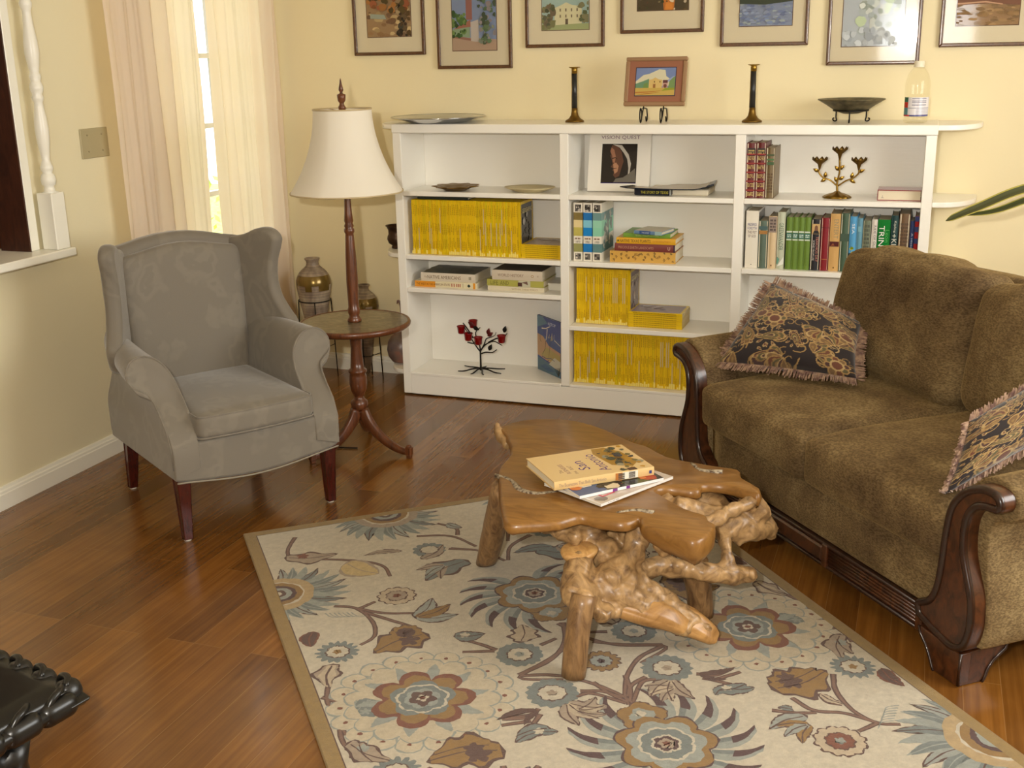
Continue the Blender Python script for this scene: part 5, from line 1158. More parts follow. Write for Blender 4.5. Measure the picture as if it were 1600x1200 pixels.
def seatfn(e, u, v, w_):
    if v < 0: e.z -= .012*(abs(v)**3)*(1 if w_ > 0 else 0)
    return e
for k, (x0_, x1_) in enumerate(((-.597, -.0003), (.0003, .597))):
    mb = MB(); rbox(mb, ((x0_+x1_)/2, .305, .362), ((x1_-x0_)/2, .335, .078), .030, 18, (0, .008, .016), fn=seatfn, wob=.004, wf=6, seed=k*7); mb.obj('seat_cushion', M_chen, sf)
# back
mb = MB(); rbox(mb, (0, .80, .46), (.70, .07, .33), .05, 14, (0, .0, .02), wob=.004); mb.obj('back_frame', M_chen, sf)
for k, s_ in enumerate((-1, 1)):
    def bf(e, u, v, w_):
        # taper at the bottom, sag and crown on top, wrinkles
        if w_ > 0: e.z += (.014*math.cos(u*PI*.5)-.006)*w_-(.028*abs(w_)*max(0, u*s_*-1-.5)*2 if False else 0)
        e.x *= 1-.10*max(0, -w_)*(1 if u*s_ > 0 else 0)
        e.y += .02*math.sin(e.x*14+e.z*9)*(1-abs(w_))*(.3)
        e.y -= .010*math.sin(e.x*38+2*math.sin(e.z*12))*max(0, w_)**2
        e.z += .006*math.sin(e.x*30)*max(0, w_)
        return e
    mb = MB(); M = Matrix.Translation((s_*.338, .62, .635)) @ Matrix.Rotation(math.radians(-13), 4, 'X') @ Matrix.Rotation(math.radians(s_*-1.5), 4, 'Y')
    rbox(mb, (0, 0, 0), (.340, .105, .208), .072, 22, (.01, .045, .008), fn=bf, wob=.012, wf=5, seed=3+k*11, M=M); mb.obj('back_cushion', M_chen, sf)

# ------------------------------------------------------------------ paisley pillows (pattern painted onto the weave)
import numpy as np
def raster(shapes, n, bg_):
    im = np.empty((n, n, 3)); im[:] = bg_
    for col, pts in shapes:
        P = np.array(pts)*n; x0_, y0_ = np.floor(P.min(0)).astype(int); x1_, y1_ = np.ceil(P.max(0)).astype(int)
        x0_, y0_ = max(0, x0_), max(0, y0_); x1_, y1_ = min(n, x1_+1), min(n, y1_+1)
        if x1_ <= x0_ or y1_ <= y0_: continue
        X, Y = np.meshgrid(np.arange(x0_, x1_)+.5, np.arange(y0_, y1_)+.5); ins = np.zeros(X.shape, bool)
        m = len(P)
        for i in range(m):
            ax, ay = P[i]; bx, by = P[(i+1) % m]
            if ay == by: continue
            c = ((ay > Y) != (by > Y)) & (X < (bx-ax)*(Y-ay)/(by-ay)+ax); ins ^= c
        im[y0_:y1_, x0_:x1_][ins] = col
    return im
PG = [rgb(150, 120, 74), rgb(132, 104, 62), rgb(164, 138, 94)]; PB = [rgb(96, 58, 42), rgb(84, 76, 50), rgb(70, 46, 42), rgb(110, 84, 54)]
def tear(cx, cy, s, rot, bend=.5, n=26):
    o = []
    for k in range(n):
        t_ = 2*PI*k/n; x_ = math.sin(t_)*math.sin(t_/2)**1.4*.5; y_ = -math.cos(t_)*.8; x_ += bend*.35*((y_+.8)/1.6)**2; x_, y_ = x_*s, y_*s
        # tip at +y
        o.append((cx+x_*math.cos(rot)-y_*math.sin(rot), cy+x_*math.sin(rot)+y_*math.cos(rot)))
    return o
def sstroke(cx, cy, s, rot, turns, w, hand=1, n=34):
    A = []; B = []
    for k in range(n):
        f = k/(n-1.); a = rot+hand*turns*2*PI*f; r_ = s*(1-f*.85); ww = w*(1-.6*f)
        A.append((cx+(r_+ww)*math.cos(a), cy+(r_+ww)*math.sin(a))); B.append((cx+(r_-ww)*math.cos(a), cy+(r_-ww)*math.sin(a)))
    return A+B[::-1]
def paisley_shapes(seed):
    r = random.Random(seed); S = []
    for k in range(5):
        for j in range(5):
            cx, cy = (k+.5+(r.random()-.5)*.5)/5, (j+.5+(r.random()-.5)*.5)/5; rot = r.random()*6.28; s = .11+.04*r.random(); kind = r.random()
            if kind < .45:
                for q, c in ((1.08, PG[0]), (.93, PB[r.randrange(4)]), (.7, PG[1]), (.56, PB[1]), (.36, PG[2]), (.24, PB[2])): S.append((c, tear(cx, cy, s*q, rot, .7)))
                for m in range(9):
                    a = rot+m*.7-2.4; S.append((PG[2], tear(cx+s*.95*math.sin(a)*.6, cy-s*.95*math.cos(a)*.8, s*.26, a+PI, 0, 12))); S.append((PB[0], tear(cx+s*.95*math.sin(a)*.6, cy-s*.95*math.cos(a)*.8, s*.16, a+PI, 0, 12)))
            elif kind < .75:
                for m in range(7):
                    a = rot+(m-3)*.36; x_, y_ = cx-math.sin(a)*s*.7, cy+math.cos(a)*s*.7
                    S.append((PG[m % 3], tear(x_, y_, s*.75, a, .25*(m-3)/3))); S.append((PB[(m+1) % 4], tear(x_, y_, s*.56, a, .25*(m-3)/3))); S.append((PG[1], tear(x_, y_, s*.2, a, 0)))
            else:
                for m in range(8):
                    a = rot+m*PI/4; x_, y_ = cx+math.cos(a)*s*.6, cy+math.sin(a)*s*.6
                    S.append((PG[0], [(x_+s*.3*math.cos(q*.6), y_+s*.3*math.sin(q*.6)) for q in range(11)])); S.append((PB[m % 4], [(x_+s*.2*math.cos(q*.6), y_+s*.2*math.sin(q*.6)) for q in range(11)]))
                S.append((PG[2], [(cx+s*.5*math.cos(q*.5), cy+s*.5*math.sin(q*.5)) for q in range(13)])); S.append((PB[0], [(cx+s*.36*math.cos(q*.5), cy+s*.36*math.sin(q*.5)) for q in range(13)]))
            for m in range(3):
                x_, y_ = cx+(r.random()-.5)*.2, cy+(r.random()-.5)*.2; S.insert(0, (PG[r.randrange(3)], sstroke(x_, y_, .05+.03*r.random(), r.random()*6, .8+.4*r.random(), .006, r.choice((1, -1)))))
    return S
M_pil = printed('paisley_weave', .75, .2); bsdf(M_pil).inputs['Sheen Weight'].default_value = .3; nb = noisetex(M_pil, coords(M_pil), 500, 2); bump(M_pil, (nb, 0), .3, .001)
M_fr = mat('mauve_fringe', rgb(132, 104, 84), .85, sheen=.3); nb = noisetex(M_fr, coords(M_fr), 60, 2); r = ramp(M_fr, [(.35, rgb(96, 66, 58)), (.65, rgb(156, 126, 100))]); L(M_fr, nb, 0, r, 0); setc(M_fr, (r, 0))
def pillow(lab, BL, BR, TR, TL, th, seed, nsign=1, sag=0.):
    BL, BR, TR, TL = [Vector(v) for v in (BL, BR, TR, TL)]; c = (BL+BR+TR+TL)/4
    t = thing('throw_pillow', lab, 'pillow', c); n = 190
    im = raster(paisley_shapes(seed), 640, np.array(rgb(38, 30, 30)))
    nn = ((BR-BL)+(TR-TL)).cross((TL-BL)+(TR-BR)).normalized()*nsign
    def pos(u, v, side):
        uu, vv = u*2-1, v*2-1; pu = uu*(1-.05*(1-vv*vv)**1); pv = vv*(1-.05*(1-uu*uu)); a, b_ = (pu+1)/2, (pv+1)/2
        p = BL*(1-a)*(1-b_)+BR*a*(1-b_)+TR*a*b_+TL*(1-a)*b_
        h = th*((1-uu**2)*(1-vv**2))**.42*(1-.25*max(0, vv)*abs(uu))
        h += .006*noise.noise(Vector((u*4+seed, v*4, side)))*min(1, h/.02)
        return p+nn*h*side-c
    for side, nm_ in ((1, 'front_cover'), (-1, 'back_cover')):
        m = n if side > 0 or seed == 5 else 40; vs = []; cs = []; fs = []
        for j in range(m+1):
            for i in range(m+1):
                u, v = i/float(m), j/float(m); vs.append(tuple(pos(u, v, side))); q = im[min(639, int(v*639)), min(639, int(u*639))]; cs.append(tuple(q))
        for j in range(m):
            for i in range(m): a = j*(m+1)+i; fs.append((a, a+1, a+m+2, a+m+1) if side*nsign > 0 else (a, a+m+1, a+m+2, a+1))
        mb = MB(); mb.v = vs; mb.c = cs; mb.f = fs; mb.m = [0]*len(fs); mb.sm = [True]*len(fs); mb.obj(nm_, M_pil, t, colors=True)
    r = random.Random(seed); mb = MB(); N_ = 420
    for e in range(4):
        for k in range(N_//4*2):
            f = k/(N_/2.); u, v, du, dv = ((f, 0, 0, -1), (1, f, 1, 0), (1-f, 1, 0, 1), (0, 1-f, -1, 0))[e]
            p = pos(u, v, 1); q = pos(min(1, max(0, u-.05*du)), min(1, max(0, v-.05*dv)), 1)*.5+pos(min(1, max(0, u-.05*du)), min(1, max(0, v-.05*dv)), -1)*.5
            d = (p-q).normalized(); T = nn.cross(d).normalized(); l = (.024 if seed == 3 else .014)+.010*r.random(); off = nn*(r.random()-.5)*.02+T*(r.random()-.5)*.008
            w_ = .0017; e2_ = p+d*l+off; e2_.z = max(e2_.z, .466-c.z)
            mb.add([p-T*w_, p+T*w_, (p+e2_)/2+T*w_*1.1+off*.3, e2_+T*w_*.8, e2_-T*w_*.8, (p+e2_)/2-T*w_*1.1+off*.3], [(0, 1, 2, 5), (5, 2, 3, 4)], 0, None, True)
    fo = mb.obj('fringe', M_fr, t); fo['kind'] = 'stuff'
pillow('black and gold paisley fringed throw pillow leaning in the far corner of the sofa', RW(1.555, .245, .486), RW(1.83, .625, .494), RW(1.965, .455, .625), RW(1.79, .185, .725), .078, 3)
pillow('black and gold paisley fringed throw pillow leaning against the near arm of the sofa', RW(1.485, 1.45, .455), RW(1.93, 1.46, .62), RW(2.0, 1.37, .76), RW(1.60, 1.38, .605), .06, 5, -1)

# ================================================================== RUG
rug = thing('area_rug', 'cream floral area rug with blue-grey, gold and brown blossoms and a gold border', 'rug', (O2.x, O2.y, 0), (0, 0, math.atan2(E1.y, E1.x)))
# local x along E1 (width), local -y along E2 (length)
RWD, RLN, RZ = 1.385, 2.30, .012
M_rug = printed('wool_pile', .95, .1); bsdf(M_rug).inputs['Sheen Weight'].default_value = .25
nb = noisetex(M_rug, coords(M_rug), 420, 3, .7); bump(M_rug, (nb, 0), .9, .004)
a_ = [n for n in M_rug.node_tree.nodes if n.type == 'VERTEX_COLOR'][0]; nn2 = noisetex(M_rug, coords(M_rug), 60, 5, .7); r = ramp(M_rug, [(.3, (.84, .84, .84)), (.7, (1.12, 1.12, 1.12))]); L(M_rug, nn2, 0, r, 0); setc(M_rug, mixc(M_rug, 1., (a_, 0), (r, 0), 'MULTIPLY'))
CR, TAN, BLU, LBL, BRN, GLD, RST, PLM, BOR = rgb(194, 183, 162), rgb(160, 142, 122), rgb(116, 122, 118), rgb(148, 151, 143), rgb(90, 62, 52), rgb(142, 108, 56), rgb(120, 68, 46), rgb(80, 52, 50), rgb(148, 120, 68)
RS = []
jr = random.Random(11)
def S(lay, col, pts, jit=.0022): RS.append(('p', col, [(x_+(jr.random()-.5)*jit*2, y_+(jr.random()-.5)*jit*2) for x_, y_ in pts], lay))
def polar(cx, cy, r_, n, amp, rot=0., N_=72, sharp=1.):
    o = []
    for k in range(N_):
        a = 2*PI*k/N_; q = abs(math.cos((a-rot)*n/2.))**sharp; o.append((cx+r_*(1-amp+amp*q)*math.cos(a), cy+r_*(1-amp+amp*q)*math.sin(a)))
    return o
def ring_flower(cx, cy, r_, outer, mid, core, n=12, rot=0., spike=.25, edge=None):
    S(5, edge or outer, polar(cx, cy, r_*1.04, n, spike, rot)); S(6, outer, polar(cx, cy, r_*.96, n, spike, rot)); S(7, BRN if mid != BLU else LBL, polar(cx, cy, r_*.60, 9, .12, rot)); S(8, mid, polar(cx, cy, r_*.54, 9, .14, rot)); S(9, core, polar(cx, cy, r_*.22, 5, .3, rot))
def rib(lay, col, pts, w, taper=0.):
    P = catmull([Vector((a, b_, 0)) for a, b_ in pts], 5); A = []; B = []
    for i, p in enumerate(P):
        t_ = (P[min(i+1, len(P)-1)]-P[max(i-1, 0)]).normalized(); nn = Vector((-t_.y, t_.x, 0)); ww = w*(1-taper*i/len(P)); A.append((p+nn*ww)[:2]); B.append((p-nn*ww)[:2])
    S(lay, col, A+B[::-1], .0008)
def vine(pts, w=.0078): rib(2, BRN, pts, w, .25); rib(3, rgb(124, 92, 76), pts, w*.5, .25)
def leaf(b0, b1, col, edge, w=.35, core=None, lobes=0, tail=0.):
    b0, b1 = Vector((*b0, 0)), Vector((*b1, 0)); d = b1-b0; l = d.length; t_ = d.normalized(); nn = Vector((-t_.y, t_.x, 0)); A = []; B = []; A2 = []; B2 = []
    for k in range(17):
        f = k/16.; h = l*w*math.sin(PI*f**.75)**.8*(1+(.22*math.cos(lobes*2*PI*f) if lobes else 0)); p = b0+t_*l*f+nn*(l*.10*math.sin(PI*f)); A.append((p+nn*h)[:2]); B.append((p-nn*h)[:2]); A2.append((p+nn*(h*.78))[:2]); B2.append((p-nn*(h*.78))[:2])
    S(5, edge, A+B[::-1]); S(6, col, A2[1:-1]+B2[1:-1][::-1])
    if core:
        c = b0+t_*l*.35; S(7, core, polar(c.x, c.y, l*w*.5, 5, .45, 0., 30)); 
    rib(7, edge, [tuple((b0+t_*l*f+nn*(l*.10*math.sin(PI*f)))[:2]) for f in (.1, .5, .95)], .0018)
def tulip(b0, b1, c1, c2, edge):
    b0v, b1v = Vector((*b0, 0)), Vector((*b1, 0)); d = b1v-b0v; l = d.length; a = math.atan2(d.y, d.x)
    for k in (-1, 1, 0):
        e = b0v+Vector((math.cos(a+k*.55), math.sin(a+k*.55), 0))*l; leaf(b0, e[:2], c1 if k else c2, edge, .22)
def peacock(cx, cy, sc=1., rot=0.):
    # scalloped tail with dots, star-shaped gold centre
    for ring, (rr_, n) in enumerate(((.195, 19), (.155, 16))):
        for k in range(n):
            a = rot+2*PI*k/n; el = 1.0; x_, y_ = cx+rr_*sc*math.cos(a)*1.02, cy+rr_*sc*math.sin(a)*.98; q = .036*sc
            S(2+ring, LBL, [(x_+q*math.cos(b_*.52), y_+q*math.sin(b_*.52)) for b_ in range(12)]); S(3+ring, rgb(190, 176, 150) if ring else rgb(194, 180, 154), [(x_+q*.88*math.cos(b_*.52), y_+q*.88*math.sin(b_*.52)) for b_ in range(12)])
            if ring == 0: S(5, RST, [(x_+.006*sc*math.cos(b_), y_+.006*sc*math.sin(b_)) for b_ in range(6)], .002)
    S(5, rgb(190, 176, 150), polar(cx, cy, .165*sc, 14, .1, rot))
    for k in range(10):
        a = rot+k*.63; leaf((cx+.08*sc*math.cos(a), cy+.08*sc*math.sin(a)), (cx+.165*sc*math.cos(a+.15), cy+.165*sc*math.sin(a+.15)), LBL, LBL, .2)
    S(8, RST, polar(cx, cy, .130*sc, 7, .36, rot+.3, 90, .55)); S(9, GLD, polar(cx, cy, .110*sc, 7, .36, rot+.33, 90, .6)); S(10, BLU, polar(cx, cy, .082*sc, 5, .22, rot)); S(11, CR, polar(cx, cy, .066*sc, 7, .12, rot)); S(12, BLU, polar(cx, cy, .060*sc, 7, .12, rot)); S(13, LBL, polar(cx, cy, .045*sc, 6, .16, rot)); S(14, BRN, polar(cx, cy, .036*sc, 5, .35, rot+.5)); S(15, CR, polar(cx, cy, .016*sc, 4, .4, rot)); S(16, RST, polar(cx, cy, .008*sc, 5, .2, rot))
def hookp(cx, cy, a, r0_, r1_, hand, lay=3):
    P = []
    for k in range(5):
        f = k/4.; rr_ = r0_+(r1_-r0_)*f; aa = a+hand*.28*f*f; P.append((cx+rr_*math.cos(aa), cy+rr_*math.sin(aa)))
    for col, off, w in ((BLU, 0, .020), (LBL, -.009, .013), (PLM, .007, .013)):
        A = []; B = []
        for k, p in enumerate(catmull([Vector((*q, 0)) for q in P], 3)):
            f = k/12.; nn = Vector((-math.sin(a), math.cos(a), 0))*hand; ww = w*math.sin(PI*min(1, .25+f*.62))
            if col == PLM and f < .35: continue
            A.append((p+nn*(ww+off))[:2]); B.append((p-nn*(ww-off))[:2])
        S(lay, col, A+B[::-1], .001); lay += 1
def radiating(cx, cy, sgn=1, sc=1.):
    for k in range(7):
        for h_ in (-1, 1):
            a = PI/2+h_*(.5+k*.36)+PI*(0 if sgn > 0 else 1); hookp(cx, cy, a, .10*sc, (.235-.004*k)*sc, -h_*1)
    S(7, PLM, polar(cx, cy, .122*sc, 7, .22, .2)); S(8, GLD, polar(cx, cy, .117*sc, 7, .22, .2)); S(9, LBL, polar(cx, cy, .094*sc, 7, .2, .2)); S(10, CR, polar(cx, cy, .068*sc, 8, .12)); S(11, BLU, polar(cx, cy, .061*sc, 8, .12)); S(12, CR, polar(cx, cy, .036*sc, 6, .14)); S(13, PLM, polar(cx, cy, .030*sc, 6, .2)); S(14, TAN, polar(cx, cy, .021*sc, 5, .3)); S(15, RST, polar(cx, cy, .01*sc, 5, .3))
    yy = cy-.105*sgn*sc*-1
    S(5, BRN, polar(cx, cy+.12*sgn, .064*sc, 5, .2)); S(6, GLD, polar(cx, cy+.12*sgn, .060*sc, 5, .2)); S(7, LBL, polar(cx, cy+.122*sgn, .034*sc, 4, .3)); S(8, CR, polar(cx, cy+.13*sgn, .014, 4, .3))
def palmette(cx, cy, ang, sc=1., c_in=TAN):
    """half feather blossom opening along ang"""
    for k in range(15):
        a = ang-1.45+2.9*k/14.; r1_ = (.20+.03*math.cos((a-ang)*1.3))*sc
        leaf((cx+.05*sc*math.cos(a), cy+.05*sc*math.sin(a)), (cx+r1_*math.cos(a+.08), cy+r1_*math.sin(a+.08)), BLU if k % 2 else LBL, BRN if k % 3 == 0 else LBL, .13)
    f = lambda r_: [(cx+r_*math.cos(ang-PI/2+PI*k/20.), cy+r_*math.sin(ang-PI/2+PI*k/20.)) for k in range(21)]
    S(8, c_in, f(.115*sc), .004); S(9, CR, f(.085*sc), .003); S(10, GLD, f(.078*sc)); S(11, PLM, f(.058*sc)); S(12, LBL, f(.044*sc)); S(13, BRN, f(.026*sc)); S(14, CR, f(.013*sc))
def feather(cx, cy, a):
    for k in range(7): rib(3, LBL, [(cx+.012*k*math.cos(a), cy+.012*k*math.sin(a)), (cx+.012*k*math.cos(a)+.03*math.cos(a+.9), cy+.012*k*math.sin(a)+.03*math.sin(a+.9)), (cx+.012*k*math.cos(a)+.055*math.cos(a+.5), cy+.012*k*math.sin(a)+.055*math.sin(a+.5))], .0018, .5)
CXM = .688
def both(f, pts):
    f(pts, lambda p: p); f(pts, lambda p: (2*CXM-p[0], p[1]))
V6 = [[(.132,.586),(.189,.625),(.212,.722),(.197,.8),(.151,.834)],[(.189,.625),(.255,.682),(.332,.714)],[(.203,.653),(.267,.738),(.324,.811)],[(.188,.632),(.248,.603)],[(.114,.058),(.078,.14),(.067,.201)],[(.144,.251),(.235,.298),(.297,.342),(.328,.39),(.328,.459)],[(.549,.337),(.626,.379)],[(.482,.203),(.585,.246),(.635,.354)],[(.821,.335),(.735,.396),(.693,.489)],[(.696,.921),(.66,1.016),(.593,1.092),(.484,1.145),(.581,1.196)],[(.592,1.014),(.644,.996)],[(.477,.994),(.439,.939),(.401,.897)],[(.47,.997),(.39,.971)],[(.052,.945),(.021,1.038),(.015,1.089),(.027,1.117),(.066,1.143)],[(.059,1.151),(.023,1.189),(.013,1.253),(.024,1.307)],[(.472,1.318),(.422,1.37)],[(.466,1.316),(.385,1.304)],[(.441,1.336),(.37,1.328)],[(.608,.246),(.618,.189),(.573,.129)]]
V7 = [[(.726,1.049),(.795,1.093),(.89,1.132)],[(.886,1.138),(.807,1.168),(.741,1.231),(.695,1.31),(.682,1.359)],[(.777,1.26),(.727,1.282),(.695,1.324)],[(.644,1.234),(.66,1.296),(.685,1.347)],[(.58,1.278),(.622,1.281),(.679,1.351)],[(.899,1.295),(.94,1.319),(.996,1.305)],[(1.212,1.422),(1.172,1.49),(1.157,1.577),(1.178,1.642),(1.222,1.666)],[(1.055,1.477),(1.073,1.543),(1.132,1.58),(1.178,1.642)],[(1.178,1.642),(1.116,1.654)],[(.982,1.506),(1.03,1.538),(1.073,1.553)],[(1.37,1.05),(1.312,1.128),(1.35,1.175),(1.35,1.232)],[(1.128,1.486),(1.124,1.524),(1.148,1.547)]]
for P in V6: both(lambda q, m: vine([m(p) for p in q]), P)
for P in V7: both(lambda q, m: vine([m(p) for p in q]), P)
TLD = rgb(184, 166, 140)
FL = [(.49,.322,.052,BLU,CR,CR,12,.16),(.314,.592,.056,TLD,TAN,RST,12,.14),(.087,.847,.056,BLU,CR,GLD,16,.3),(.524,1.039,.060,BLU,CR,LBL,16,.12),(.844,1.243,.064,BLU,CR,TAN,16,.12),(1.278,1.412,.056,BLU,CR,GLD,16,.3),(1.055,1.671,.060,TLD,RST,LBL,12,.14),(1.096,.814,.045,GLD,BRN,BRN,9,.2),(.705,1.149,.052,GLD,LBL,PLM,14,.2)]
for i, f_ in enumerate(FL):
    x_, y_, r_, a, b_, c, n, sp = f_
    for xx in ((x_, 2*CXM-x_) if abs(x_-CXM) > .03 else (x_,)): ring_flower(xx, y_, r_, a, b_, c, n, i*.3, sp, BRN if a in (TLD, GLD) else None)
LV = [((.335,.842),(.172,.889),GLD,BRN,.36,BRN,3),((.346,1.426),(.167,1.401),GLD,BRN,.36,BRN,3),((.225,.312),(.303,.432),rgb(190,166,116),TAN,.4,None,0),((.052,.204),(.218,.24),TAN,BRN,.24,RST,2),((.582,.443),(.418,.53),BLU,BRN,.26,None,2),((.862,.449),(.724,.447),BLU,BRN,.2,None,0),((.41,.298),(.289,.284),TAN,BRN,.13,None,0),((.546,.982),(.587,.89),TLD,BRN,.4,None,3),((.394,.88),(.478,.901),BLU,BRN,.35,CR,0),((.066,.902),(.028,1.006),TAN,BRN,.32,None,2),((.069,1.155),(.127,1.146),BLU,LBL,.5,LBL,2),((.024,1.259),(.1,1.37),TAN,BRN,.24,LBL,2),((.439,1.386),(.376,1.405),BLU,BRN,.3,None,0),((.442,1.378),(.484,1.4),BLU,BRN,.35,None,0),((.93,.38),(.834,.3),TAN,BRN,.2,None,0),((.049,.712),(.027,.797),BRN,RST,.3,None,0),((.602,.141),(.639,.198),LBL,BRN,.3,None,0),
 ((1.044,1.397),(1.19,1.384),GLD,BRN,.34,BRN,3),((1.047,1.558),(.932,1.573),LBL,BRN,.22,None,0),((1.03,1.526),(1.001,1.501),BLU,BRN,.35,None,0),((.904,1.382),(.99,1.382),BLU,BRN,.32,CR,0),((.905,1.297),(1.009,1.303),BRN,BRN,.12,None,0),((.902,1.303),(.956,1.347),BRN,BRN,.14,None,0),((1.329,1.271),(1.316,1.36),TAN,BRN,.28,LBL,2),((1.338,1.444),(1.337,1.536),BRN,RST,.26,None,0),((1.31,.902),(1.345,1.019),TLD,BRN,.2,None,2),((1.255,1.105),(1.303,1.142),BLU,LBL,.45,LBL,0),((1.128,1.486),(1.154,1.55),TLD,BRN,.2,None,0)]
for b0, b1, c, e, w, co, lo_ in LV:
    leaf(b0, b1, c, e, w, co, lo_); 
    if abs((b0[0]+b1[0])/2-CXM) > .12: leaf((2*CXM-b0[0], b0[1]), (2*CXM-b1[0], b1[1]), c, e, w, co, lo_)
for b0, b1, c1, c2, e in (((.325,.74),(.444,.70),LBL,GLD,BRN),((.828,1.295),(.784,1.387),TAN,TLD,BRN),((.555,1.334),(.633,1.339),TAN,TLD,BRN),((1.03,1.59),(.95,1.61),GLD,LBL,BRN),((.87,.449),(.95,.5),TAN,LBL,BRN)):
    tulip(b0, b1, c1, c2, e); tulip((2*CXM-b0[0], b0[1]), (2*CXM-b1[0], b1[1]), c1, c2, e)
peacock(.232, 1.148); peacock(1.144, 1.135, 1., 1.)
radiating(.686, .73, 1); radiating(.69, 1.536, -1)
palmette(.431, -.01, PI/2, .95, TAN); palmette(2*CXM-.431, -.01, PI/2, .95, TAN)
palmette(-.005, .452, 0., .92, rgb(176, 150, 108)); palmette(2*CXM+.005, .452, PI, .92, rgb(176, 150, 108))
palmette(2*CXM+.01, 1.79, PI, 1.0, rgb(176, 150, 108)); palmette(-.01, 1.79, 0, 1.0, rgb(176, 150, 108))
for q in ((.10, .62, .3), (1.27, 1.60, 2.4), (1.276, .62, 2.6), (.12, 1.60, .6)): feather(*q)
peacock(.232, 2.12, 1., .4); peacock(1.144, 2.12, 1., 1.3); ring_flower(.45, 1.95, .06, BLU, CR, GLD, 16, .2, .2); ring_flower(.93, 1.95, .06, TLD, TAN, RST, 12, .2, .14, BRN)
mb = MB(); box(mb, -.040, RWD+.012, -RLN, .040, 0, RZ-.0024, 0, BOR, .003); 
clipb = (0, RWD-.03, 0, RLN-.04)
RS.insert(0, ('p', BRN, [(-.003, -.003), (RWD-.027, -.003), (RWD-.027, RLN-.037), (-.003, RLN-.037)], 0)); RS.insert(1, ('p', CR, [(0, 0), (RWD-.03, 0), (RWD-.03, RLN-.04), (0, RLN-.04)], 1))
# order-preserving sub-layer offset keeps same-layer shapes from fighting
out_ = []
for i, s_ in enumerate(RS): out_.append((s_[0], s_[1], [(min(max(u, clipb[0]-.003), clipb[1]+.003), -min(max(v, clipb[2]-.003), clipb[3]+.003)) for u, v in s_[2]], s_[3]+1+i*.0006))
paint(mb, out_, (0, 0, RZ-.0024), (1, 0, 0), (0, 1, 0), .00012)
mb.obj('rug_pile', M_rug, rug, colors=True)

# ================================================================== ROOT COFFEE TABLE
ZT = .36+.0
ct = thing('root_coffee_table', 'rustic coffee table of polished tree slab on gnarled roots and log legs, on the rug', 'coffee table', (1.45, -1.75, RZ))
def LC(p): return (p[0]-1.45, p[1]+1.75, p[2]-RZ)
OT = [(.966,-1.362),(1.015,-1.407),(1.060,-1.49),(1.095,-1.583),(1.101,-1.69),(1.13,-1.778),(1.170,-1.88),(1.202,-1.96),(1.248,-2.059),(1.274,-2.082),(1.321,-2.063),(1.386,-2.03),(1.426,-1.978),(1.485,-1.987),(1.541,-1.991),(1.567,-1.962),(1.576,-1.945),(1.595,-1.988),(1.675,-2.026),(1.742,-2.045),(1.768,-1.947),(1.745,-1.908),(1.727,-1.874),(1.674,-1.849),(1.605,-1.786),(1.57,-1.748),(1.602,-1.714),(1.679,-1.715),(1.684,-1.671),(1.744,-1.651),(1.80,-1.68),(1.842,-1.695),(1.834,-1.644),(1.78,-1.584),(1.759,-1.521),(1.701,-1.511),(1.632,-1.498),(1.544,-1.473),(1.47,-1.40),(1.418,-1.372),(1.34,-1.31),(1.288,-1.268),(1.19,-1.221),(1.10,-1.225),(1.03,-1.26),(.99,-1.31)]
TH = {18: .062, 19: .075, 20: .075, 21: .06, 17: .05, 9: .035, 31: .05, 32: .045, 0: .035}
fine = [(p.x, p.y) for p in catmull([Vector((*p, 0)) for p in OT+[OT[0]]], 3)][:-1]
n = len(fine); cx = sum(p[0] for p in fine)/n; cy = sum(p[1] for p in fine)/n; mb = MB(); vs = []; rings = []
def nrm(i):
    a, b_ = Vector(fine[i-1]), Vector(fine[(i+1) % n]); d = (b_-a).normalized(); return Vector((d.y, -d.x))
for (dz, ins) in ((0, .007), (-.003, .002), (-.010, 0.), (-.020, -.003), (.6, .002), (1., .014)):
    R_ = []
    for i, p in enumerate(fine):
        k = i/3.; k0 = int(k); th = TH.get(k0, .030)*(1-(k-k0))+TH.get((k0+1) % len(OT), .030)*(k-k0); th += .006*noise.noise(Vector((p[0]*14, p[1]*14, 0)))
        q = Vector(p)-nrm(i)*ins*1.0; z_ = ZT+(dz if dz <= 0 else -.02-(th-.02)*dz); wob_ = .003*noise.noise(Vector((p[0]*30, p[1]*30, z_*40)))
        R_.append(LC((q.x+wob_*(dz != 0), q.y+wob_*(dz != 0), z_+(.0015*noise.noise(Vector((p[0]*9, p[1]*9, 1)))))))
    rings.append(R_)
for R_ in rings: vs += R_
fs = [tuple(range(n))]+[(i*n+k, i*n+(k+1) % n, (i+1)*n+(k+1) % n, (i+1)*n+k) for i in range(5) for k in range(n)]+[tuple((5*n+k) for k in range(n))[::-1]]
mb.add(vs, fs); sl = fixn(mb.obj('slab_top', M_slab, ct))
M_split = wood_mat('split_root_wood', rgb(132, 92, 48), rgb(196, 150, 92), (6, 6, 6), .36, .2, 7, 3)
